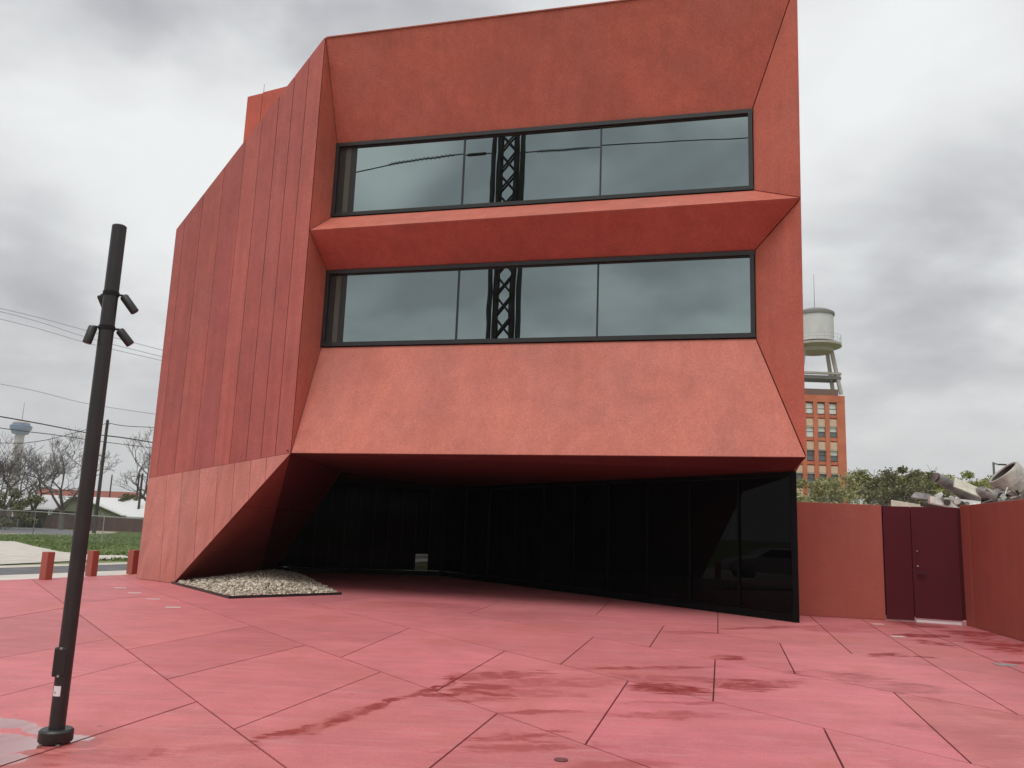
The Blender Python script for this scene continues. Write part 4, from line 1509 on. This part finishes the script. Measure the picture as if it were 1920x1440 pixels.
Yp = ut.y
wire([(-420, 715), (0, 781), (160, 811), (200, 817)], [60, 70, Yp, Yp], .055, WIRE, 'thick dark overhead wire passing left of the utility pole')
wire([(200, 817), (240, 822), (330, 837)], [Yp, Yp, Yp + 4], .06, WIRE, 'thick dark overhead wire from the utility pole to the right')
wire([(-420, 742), (0, 802.5), (100, 815), (198, 829), (330, 845)], [60, 70, 74, Yp, Yp + 4], .035, WIRE, 'thin wire hanging just below the thick wire')
wire([(-300, 826), (0, 830.5), (60, 829), (120, 817), (203, 793)], [70, 72, 74, 76, Yp], .03, WIRE, 'sagging wire rising from the left to the top of the utility pole')
wire([(203, 793), (240, 799), (330, 803)], [Yp, Yp, Yp + 5], .035, WIRE, 'wire leaving the top of the utility pole to the right')
for (y0, y1, y2, lb) in ((578, 627, 655, 'highest of three pale far wires at the left'), (584, 640, 667, 'middle of three pale far wires at the left'), (598, 648, 674, 'lowest of three pale far wires at the left')):
    wire([(-420, y0 - 90), (0, y0), (175, y1 - (4 if y0 < 590 else 2)), (330, y2 + 8)], [120, 130, 135, 140], .045, WIRE2, lb)
wire([(-420, 660), (0, 720), (165, 757), (330, 782)], [120, 130, 135, 140], .045, WIRE2, 'single pale far wire below the three pale wires')

# ------------------------------------------------------------------ far observation tower
TX = gy(17, 1650)
ot = empty('observation_tower', TX, 'slender observation tower with blue grey pod far off at the left', 'tower')
ztop = at(30, 788, 1650).z
pxm = 1650 / FPX
z_p1 = at(30, 812, 1650).z
CT = simple('tower_concrete', (.42, .36, .33), .8)
CP = simple('tower_pod', (.045, .11, .22), .4)
MB().lathe([(13, 0), (9.5, 60), (8.2, z_p1)], TX, 20).build('shaft', CT, ot, smooth=True)
MB().lathe([(8, z_p1 - 3), (15, z_p1 - 1), (16.5, z_p1 + 4), (16.5, z_p1 + 6), (19.5, z_p1 + 8), (19.8, z_p1 + 15), (16, z_p1 + 17), (15, z_p1 + 20), (7, z_p1 + 25), (2, z_p1 + 27), (0, z_p1 + 27)], TX, 32).build('pod', CP, ot)
MB().lathe([(15.5, z_p1 + 19.5), (15.2, z_p1 + 21), (7.4, z_p1 + 25.6), (0, z_p1 + 27.6)], TX, 32).build('pod_roof', CT, ot)
MB().tube([zz(TX, z_p1 + 24), zz(TX, at(34, 754, 1650).z)], [1.1, .5], 6).build('antenna', simple('mast', (.3, .3, .32), .6), ot)

# ------------------------------------------------------------------ brick building + water tower (right)
YB = 131.0
BRICK, t_, b_ = new_mat('orange_brick')
g_ = N(t_, 'ShaderNodeNewGeometry')
tcn = N(t_, 'ShaderNodeTexCoord')
c_ = mixc(t_, mrange(t_, noise(t_, g_.outputs['Position'], .5, 5, .6), .3, .7, 0, 1), (.50, .135, .068, 1), (.60, .19, .10, 1))
c_ = mixc(t_, mrange(t_, noise(t_, g_.outputs['Position'], 7, 4, .7), .5, .7, 0, .4), c_, (.33, .11, .07, 1))
L(t_, c_, b_.inputs['Base Color'])
b_.inputs['Roughness'].default_value = .85
zr = at(1560, 742, YB).z
xr = at(1587, 880, YB).x
pxs_ = YB / FPX
bx = lambda px, py=800: at(px, py, YB).x
bzv = lambda py: at(1550, py, YB).z
brk = empty('brick_building', (xr - 9, YB, 0), 'tall orange brick industrial building behind the museum on the right', 'building')
ncol, rows = 11, []
colw = bx(1562) - bx(1540)
xc0 = bx(1562, 810)
wwin = 14.3 * pxs_
piers = MB()
# wall = back sheet plus proud piers; windows recessed between
body = MB().box((xr - 11.5, YB + 8.2, zr / 2 - .1), (23, 16, zr + .02))
body.build('wall', BRICK, brk)
MB().box((xr - 11.5, YB - .02, zr - .55), (23.0, .5, 1.1)).build('parapet', BRICK, brk)
GR1 = simple('pane_light', (.74, .78, .74), .25)
GR2 = simple('pane_dark', (.14, .16, .17), .2)
CREAM = simple('spandrel_cream', (.64, .47, .34), .85)
for i in range(ncol):
    xc = xc0 - i * colw
    MB().box((xc + colw / 2, YB - .02, (zr - 1.1) / 2), (colw - wwin, .46, zr - 1.12)).build('pier', BRICK, brk)
MB().box(((xc0 + wwin / 2 + colw - wwin + xr) / 2, YB - .02, (zr - 1.1) / 2), (xr - (xc0 + wwin / 2 + colw - wwin) + .0, .46, zr - 1.12)).build('pier', BRICK, brk)
rowsY = [(757, 776, None), (800, 820, (786, 799)), (844, 864, (829, 843)), (888, 908, (874, 887)), (932, 952, (917, 931)), (976, 996, (961, 975))]
rr = random.Random(3)
for ri, (yt, yb, spn) in enumerate(rowsY):
    z1, z0 = bzv(yt), bzv(yb)
    for i in range(ncol):
        xc = xc0 - i * colw
        f = MB()
        f.box((xc, YB + .12, z1 + .04), (wwin, .12, .08)).box((xc, YB + .1, z0 - .05), (wwin, .2, .1)).box((xc, YB + .12, (z0 + z1) / 2), (wwin, .1, .05))
        fr = f.build('window', FRAME, brk)
        zm = (z0 + z1) / 2
        up_l = ri < 2 or rr.random() < .3
        lo_l = (ri == 0) or (ri == 1 and i >= 2)
        MB().box((xc, YB + .16, (zm + z1) / 2 + .01), (wwin, .05, (z1 - zm) - .04)).build('pane', GR1 if up_l else GR2, fr)
        MB().box((xc, YB + .16, (zm + z0) / 2 - .01), (wwin, .05, (zm - z0) - .04)).build('pane', GR1 if lo_l else GR2, fr)
        if spn:
            za, zb = bzv(spn[0]), bzv(spn[1])
            MB().box((xc, YB + .06, (za + zb) / 2), (wwin, .2, za - zb)).build('spandrel', CREAM, brk)
            MB().box((xc, YB + .0, zb - .12), (wwin, .3, .12)).build('sill', CONC, brk)
        # brick course between storeys
        zc = (spn and bzv(spn[0]) + .35) or (z1 + .35)
        MB().box((xc, YB + .06, zc + .1), (wwin, .26, .5)).build('lintel', BRICK, brk)
MB().box((xr - 12, YB + 6, bzv(735)), (22.6, 11, bzv(729) - bzv(742))).build('roof_parapet', simple('roof_brown', (.17, .11, .085), .8), brk)
for py in (803, 846):
    MB().box((xr + .25, YB + 2, bzv(py)), (.5, .5, 1.1)).build('wall_lamp', BLACK, brk)

wt_x = at(1529, 640, YB + 5).x
YW = YB + 5
wz = lambda py: at(1545, py, YW).z
WT = Vector((wt_x, YW, 0))
wtw = empty('water_tower', (WT.x, WT.y, wz(741)), 'round white rooftop water tank on splayed legs above the brick building', 'water tower')
k_ = YW / FPX
R_ = 34 * k_
TANK = simple('tank_paint', (.62, .61, .60), .5, 0, .07, .6)
TLEG = simple('tank_leg', (.42, .38, .33), .7)
MB().lathe([(0, wz(644)), (R_, wz(643)), (R_, wz(592))], WT, 48).build('tank', TANK, wtw, smooth=True)
MB().lathe([(R_ + .18, wz(594)), (R_ + .18, wz(589)), (R_ * .8, wz(584)), (0, wz(582))], WT, 48).build('tank_roof', simple('tank_cap', (.22, .21, .2), .7), wtw)
MB().lathe([(0, wz(663)), (R_ * .9, wz(662)), (R_ * 1.0, wz(645))], WT, 40).build('tank_bottom', TLEG, wtw)
MB().lathe([(R_, wz(648)), (47 * k_, wz(648)), (47 * k_, wz(652)), (R_ * .9, wz(656))], WT, 40).build('walkway', TLEG, wtw)
rl = MB()
for z in (634, 640):
    pts = [WT + Vector((46.5 * k_ * cos(a), 46.5 * k_ * sin(a), wz(z))) for a in np.linspace(0, 2 * pi, 33)]
    rl.tube(pts, .022, 4, cap=False)
for a in np.linspace(0, 2 * pi, 21)[:-1]:
    q = WT + Vector((46.5 * k_ * cos(a), 46.5 * k_ * sin(a), 0))
    rl.tube([zz(q, wz(648)), zz(q, wz(633))], .02, 4)
rl.build('railing', STEEL, wtw)
for (sx, sy) in ((1, -1), (-1, -1), (1, 1), (-1, 1)):
    a = WT + Vector((sx * 25 * k_, sy * 10 * k_, wz(652)))
    b = WT + Vector((sx * 39 * k_, sy * 18 * k_, wz(741)))
    MB().beam(a, b, .5, .5).build('leg', TLEG, wtw)
for (z0, z1, ex, m_) in ((701, 705, 39, TLEG), (708, 714, 38, simple('truss', (.16, .15, .14), .8))):
    r0 = ex * k_
    br = MB()
    zc = (wz(z0) + wz(z1)) / 2
    hh_ = wz(z0) - wz(z1)
    br.box(WT + Vector((0, -r0 * .42, zc)), (r0 * 2, .5, hh_)).box(WT + Vector((0, r0 * .42, zc)), (r0 * 2, .5, hh_))
    br.box(WT + Vector((r0, 0, zc)), (.5, r0 * .84, hh_)).box(WT + Vector((-r0, 0, zc)), (.5, r0 * .84, hh_))
    br.build('brace', m_, wtw)
MB().tube([zz(WT, wz(583)), zz(WT, wz(515))], [.09, .04], 6).build('antenna', STEEL, wtw)

# street lamp far right
sl = gy(1873, 40, 0)
stl = empty('street_lamp', sl, 'thin grey street lamp behind the big drum of the sculpture', 'street lamp')
zt_ = at(1872, 867, 40).z
MB().tube([sl, zz(sl, zt_)], [.07, .05], 10).build('pole', simple('lamp_grey', (.12, .12, .12), .5), stl)
MB().tube([zz(sl, zt_ - .06), zz(sl, zt_ - .1) + Vector((.28, 0, 0))], .03, 8).build('arm', BLACK, stl)
MB().box(zz(sl, zt_ - .1) + Vector((.42, 0, 0)), (.36, .16, .07)).build('lamp_head', BLACK, stl, bevel=.02)

# ------------------------------------------------------------------ scrap sculpture
YS = 27.0
scr = empty('scrap_sculpture', gy(1860, YS, 0), 'sculpture of jumbled grey aircraft scrap rising behind the red wall', 'sculpture')
SW = simple('scrap_white', (.60, .61, .58), .5, 0, .4, 3.5)
SG = simple('scrap_grey', (.25, .24, .23), .55, .3, .5, 3.2)
SC = simple('scrap_drum', (.42, .40, .36), .6, .1, .4, 3.5, .3, 12)
SD = simple('scrap_dark', (.06, .055, .05), .7)
SCr = simple('scrap_cream', (.66, .64, .54), .6, 0, .15, 3)


def S(px, py, dy=0): return at(px, py, YS + dy)


# big open drum
ax = (S(1919, 925, .7) - S(1886, 886, -.5)).normalized()
top_c = S(1880, 885, -.2)
axis = (Vector((.42, .35, -1))).normalized()
n_ = 36
def ring(c, r, axis):
    a = axis.cross(Vector((0, 1, 0))).normalized()
    b = axis.cross(a)
    return [c + (a * cos(2 * pi * k / n_) + b * sin(2 * pi * k / n_)) * r for k in range(n_)]
def shell(prof, c, axis, mat, name):
    m = MB()
    vs = []
    for (r, t) in prof: vs += ring(c + axis * t, r, axis)
    fs = [(i * n_ + k, i * n_ + (k + 1) % n_, (i + 1) * n_ + (k + 1) % n_, (i + 1) * n_ + k) for i in range(len(prof) - 1) for k in range(n_)]
    return m.add(vs, fs).build(name, mat, scr, smooth=True)
axis = Vector((.66, -.085, -.75)).normalized()
shell([(.44, .3), (.45, 0.02), (.48, -.01), (.52, .0), (.54, .04), (.54, .35), (.55, .36), (.55, .40), (.54, .41), (.53, .68)], top_c, axis, SC, 'drum')
shell([(.0, .3), (.435, .3), (.445, .04)], top_c, axis, SD, 'drum_liner')
shell([(.45, .66), (.50, .68), (.56, 1.5)], top_c, axis, SG, 'cone')
shell([(.16, 0), (.20, .3), (.17, .5), (.08, .6)], S(1868, 932, -.6), Vector((-.75, .3, .3)).normalized(), SG, 'engine_shell')
# long tube
MB().tube([S(1755, 895, -.1), S(1764, 899), S(1830, 938, .3), S(1850, 950, .4)], [.155, .165, .25, .26], 24).build('tube', SG, scr, smooth=True)
shell([(.0, .02), (.13, .02), (.15, -.03)], S(1756, 896, -.12), (S(1830, 938) - S(1755, 895)).normalized(), SD, 'tube_end')


def plank(pl, th, mat, name='wing_panel', dy=0):
    poly = face_cam([S(x, y, dy + d) for (x, y, d) in pl])
    MB().prism(poly, newell(poly), th).build(name, mat, scr, bevel=.006)


plank([(1791, 895, 0), (1858, 924, .2), (1846, 935, 0), (1789, 912, -.1)], .05, SCr, dy=-.5)
plank([(1716, 922, 0), (1748, 927, 0), (1745, 937, -.2), (1707, 932, -.2)], .06, SG, dy=.3)
plank([(1744, 930, 0), (1775, 933, 0), (1840, 940, .2), (1838, 948, .1), (1790, 952, 0), (1744, 943, 0)], .12, SW, dy=-.75)
plank([(1671, 937, 0), (1738, 948, 0), (1738, 956, 0), (1671, 956, 0)], .05, SCr, dy=0)
plank([(1752, 929, 0), (1766, 922, 0), (1769, 927, 0), (1763, 935, 0)], .06, SW, dy=-.6)
for (px, py, r, m_) in ((1776, 942, .10, SD), (1795, 940, .10, SW), (1803, 946, .11, SD), (1768, 935, .05, SG), (1785, 934, .07, SW), (1814, 944, .06, SG)):
    c = S(px, py, -.8)
    MB().tube([c, c + Vector((.05, .16, .03))], [r, r * .8], 14).build('fitting', m_, scr)
for (a, b, r, m_) in (((1846, 937), (1880, 928), .10, SD), ((1855, 930), (1874, 921), .12, SG), ((1889, 925), (1905, 940), .025, SW), ((1893, 924), (1908, 937), .025, SW), ((1844, 945), (1890, 938), .14, SD),
                      ((1905, 915), (1925, 925), .16, SD), ((1848, 934), (1860, 930), .06, SW), ((1728, 945), (1790, 952), .08, SD), ((1868, 942), (1915, 925), .12, SG)):
    MB().tube([S(*a, -.4), S(*b, -.3)], r, 12).build('strut', m_, scr, smooth=True)
for i in range(46):
    px_, py_ = (rr.uniform(1846, 1915) if i % 4 else rr.uniform(1774, 1800)), 0
    top_ = 948 - max(0, px_ - 1800) * .17
    py_ = rr.uniform(top_ - (12 if i % 4 else 6), top_ + 2)
    c = S(px_, py_, rr.uniform(-.7, -.1))
    dv = Vector((rr.uniform(-1, 1), rr.uniform(-.3, .3), rr.uniform(-.5, .5))).normalized()
    m_ = rr.choice([SG, SD, SW, SC, SD, SG])
    if rr.random() < .5:
        MB().tube([c - dv * rr.uniform(.08, .3), c, c + (dv + Vector((0, 0, rr.uniform(-.4, .4)))) * rr.uniform(.08, .25)], rr.uniform(.015, .05), 8).build('fitting', m_, scr)
    else:
        MB().beam(c - dv * rr.uniform(.08, .22), c + dv * rr.uniform(.08, .22), rr.uniform(.05, .16), .02, Vector((rr.uniform(-1, 1), rr.uniform(-1, 1), rr.uniform(-1, 1)))).build('scrap_plate', m_, scr)
# concealed lower mass of the pile resting on the ground
for i in range(16):
    a = S(rr.uniform(1740, 1900), rr.uniform(945, 965), rr.uniform(-.2, .8))
    b = zz(S(rr.uniform(1760, 1890), 960, rr.uniform(0, 1)), .0)
    MB().tube([a, b], rr.uniform(.06, .14), 10).build('strut', rr.choice([SG, SD, SW]), scr)

# ------------------------------------------------------------------ things behind the viewer, seen in the glass
Wp = PT(0, 0, DREC + .05)


def mirror_pt(px, py, dist):
    """point reached by the sight line through (px,py) after reflecting in the ribbon windows"""
    d = ray(px, py)
    t = (Wp - EYEP).dot(Pn) / d.dot(Pn)
    hit = EYEP + d * t
    r = d - 2 * d.dot(Pn) * Pn
    return hit + r * (dist - t)


DT = 56.0
pc = mirror_pt(944, 560, DT)
pt_top = mirror_pt(948, 250, DT)
print('pylon at', pc, pt_top)
PYC = Vector((pc.x, pc.y, 0))
pyl = empty('lattice_pylon', PYC, 'dark lattice steel pylon mirrored in both ribbon windows', 'pylon', None)
half = 32 / FPX * DT
HP = 36.0
PD = Pd
PNn = Pn
STL = simple('pylon_steel', (.035, .032, .030), .8)


def pq(u, v, z): return PYC + PD * u + PNn * v + Vector((0, 0, z))


for (u, r, v) in ((-1.02, .17, 0), (-.62, .21, .2), (.54, .21, .2), (1.0, .19, 0)):
    pts = [pq(u + rr.uniform(-.03, .03), v, z) for z in np.linspace(0, HP, 30)]
    MB().tube(pts, [r * rr.uniform(.85, 1.15) for _ in pts], 8).build('leg', STL, pyl)
for v in (0, .35):
    z = 1.0
    while z < HP - 1.2:
        h_ = 1.35
        MB().tube([pq(-.6, v, z), pq(.54, v, z + h_)], .075, 6).build('lacing', STL, pyl)
        MB().tube([pq(.54, v, z), pq(-.6, v, z + h_)], .075, 6).build('lacing', STL, pyl)
        z += h_ + .12
zc1 = mirror_pt(905, 289, DT).z
ca = MB()
def mir_wire(pix, dist, r, label, marks=()):
    pts = [mirror_pt(x, y, d_) for (x, y), d_ in zip(pix, dist)]
    fine_ = []
    for i in range(len(pts) - 1):
        for k in range(10): fine_.append(pts[i].lerp(pts[i + 1], k / 10))
    fine_.append(pts[-1])
    o = MB().tube(fine_, r, 6).build('overhead_cable', WIRE, None, origin=fine_[0])
    tag(o, label, 'cable', 'cables behind the viewer seen mirrored in the windows')
    for (s0, s1, n2_) in marks:
        hel = []
        L0 = len(fine_) - 1
        for k in range(n2_ * 8):
            f = (s0 + (s1 - s0) * k / (n2_ * 8)) * L0
            i = int(f)
            p = fine_[i].lerp(fine_[min(i + 1, L0)], f - i)
            a = k * 2 * pi / 8
            hel.append(p + Vector((0, 0, 1)) * cos(a) * r * 2.4 + PNn * sin(a) * r * 2.4)
        MB().tube(hel, r * .6, 4).build('spiral_wrap', WIRE, o)
mir_wire([(560, 352), (668, 326), (760, 306), (868, 292), (925, 287)], [62, 60, 58, 57, DT], .042, 'cable with spiral wraps left of the pylon in the upper window', ((.42, .72, 16),))
mir_wire([(975, 287), (1060, 281), (1128, 276), (1250, 269), (1405, 262), (1600, 250)], [DT, 57, 58, 60, 62, 66], .04, 'cable right of the pylon in the upper window', ((.08, .34, 18),))
MB().tube([mirror_pt(880, 291, 57), mirror_pt(912, 288, DT)], .11, 8).build('cable_clamp', STL, pyl)

# parked car on the street to the left (seen only as a faint reflection in the undercroft glass)
cpos = edge(-2.5, 3.5)
car = empty('parked_car', (cpos.x, cpos.y, -.13), 'silver parked car on the street, seen only mirrored in the dark glazing', 'car', rz=math.atan2(ed.y, ed.x))
CARP = simple('car_silver', (.55, .56, .58), .25, .5, .03)
prof = [(-2.25, .35), (-2.28, .75), (-2.1, .93), (-1.35, 1.0), (-.75, 1.40), (.35, 1.44), (1.1, 1.02), (2.0, .86), (2.25, .65), (2.25, .35)]
def car_mesh(pf, wy, mat, name, inset_top=.0):
    m = MB()
    n_ = len(pf)
    vs = []
    for s in (-1, 1):
        for (x, z) in pf:
            y = wy - (max(0, z - .95) * .35)
            vs.append((x, s * y, z))
    fs = [tuple(range(n_ - 1, -1, -1)), tuple(range(n_, 2 * n_))] + [(i, (i + 1) % n_, n_ + (i + 1) % n_, n_ + i) for i in range(n_)]
    me = bpy.data.meshes.new(name)
    me.from_pydata(vs, [], fs)
    me.materials.append(mat)
    o = bpy.data.objects.new(name, me)
    COL.objects.link(o)
    o.parent = car
    b = o.modifiers.new('bevel', 'BEVEL')
    b.width = .06
    b.segments = 3
    return o
car_mesh(prof, .88, CARP, 'body')
for s in (-1, 1):
    m = MB().add([(-1.2, s * .885, 1.0), (1.0, s * .885, 1.0), (.33, s * .77, 1.37), (-.72, s * .77, 1.33)], [(0, 1, 2, 3)])
    me = bpy.data.meshes.new('side_window')
    me.from_pydata(m.v, [], m.f)
    me.materials.append(DGLASS)
    o = bpy.data.objects.new('side_window', me)
    COL.objects.link(o)
    o.parent = car
    for x in (-1.4, 1.4):
        w = MB()
        w.tube([(x, s * .68, .32), (x, s * .9, .32)], .32, 20)
        me = bpy.data.meshes.new('wheel')
        me.from_pydata(w.v, [], w.f)
        me.materials.append(BLACK)
        o = bpy.data.objects.new('wheel', me)
        COL.objects.link(o)
        o.parent = car

# ------------------------------------------------------------------ haze
HAZE = True
if HAZE:
    hm = bpy.data.materials.new('haze_air')
    hm.use_nodes = True
    t = hm.node_tree
    t.nodes.clear()
    o_ = t.nodes.new('ShaderNodeOutputMaterial')
    v_ = t.nodes.new('ShaderNodeVolumePrincipled')
    v_.inputs['Density'].default_value = 0.0002
    v_.inputs['Color'].default_value = (.92, .94, .97, 1)
    v_.inputs['Anisotropy'].default_value = 0.0
    L(t, v_.outputs[0], o_.inputs['Volume'])
    hz_ = MB().box((0, 0, 140), (4400 * 2, 4400 * 2, 282.4)).build('haze', hm)
    hz_['kind'] = 'stuff'
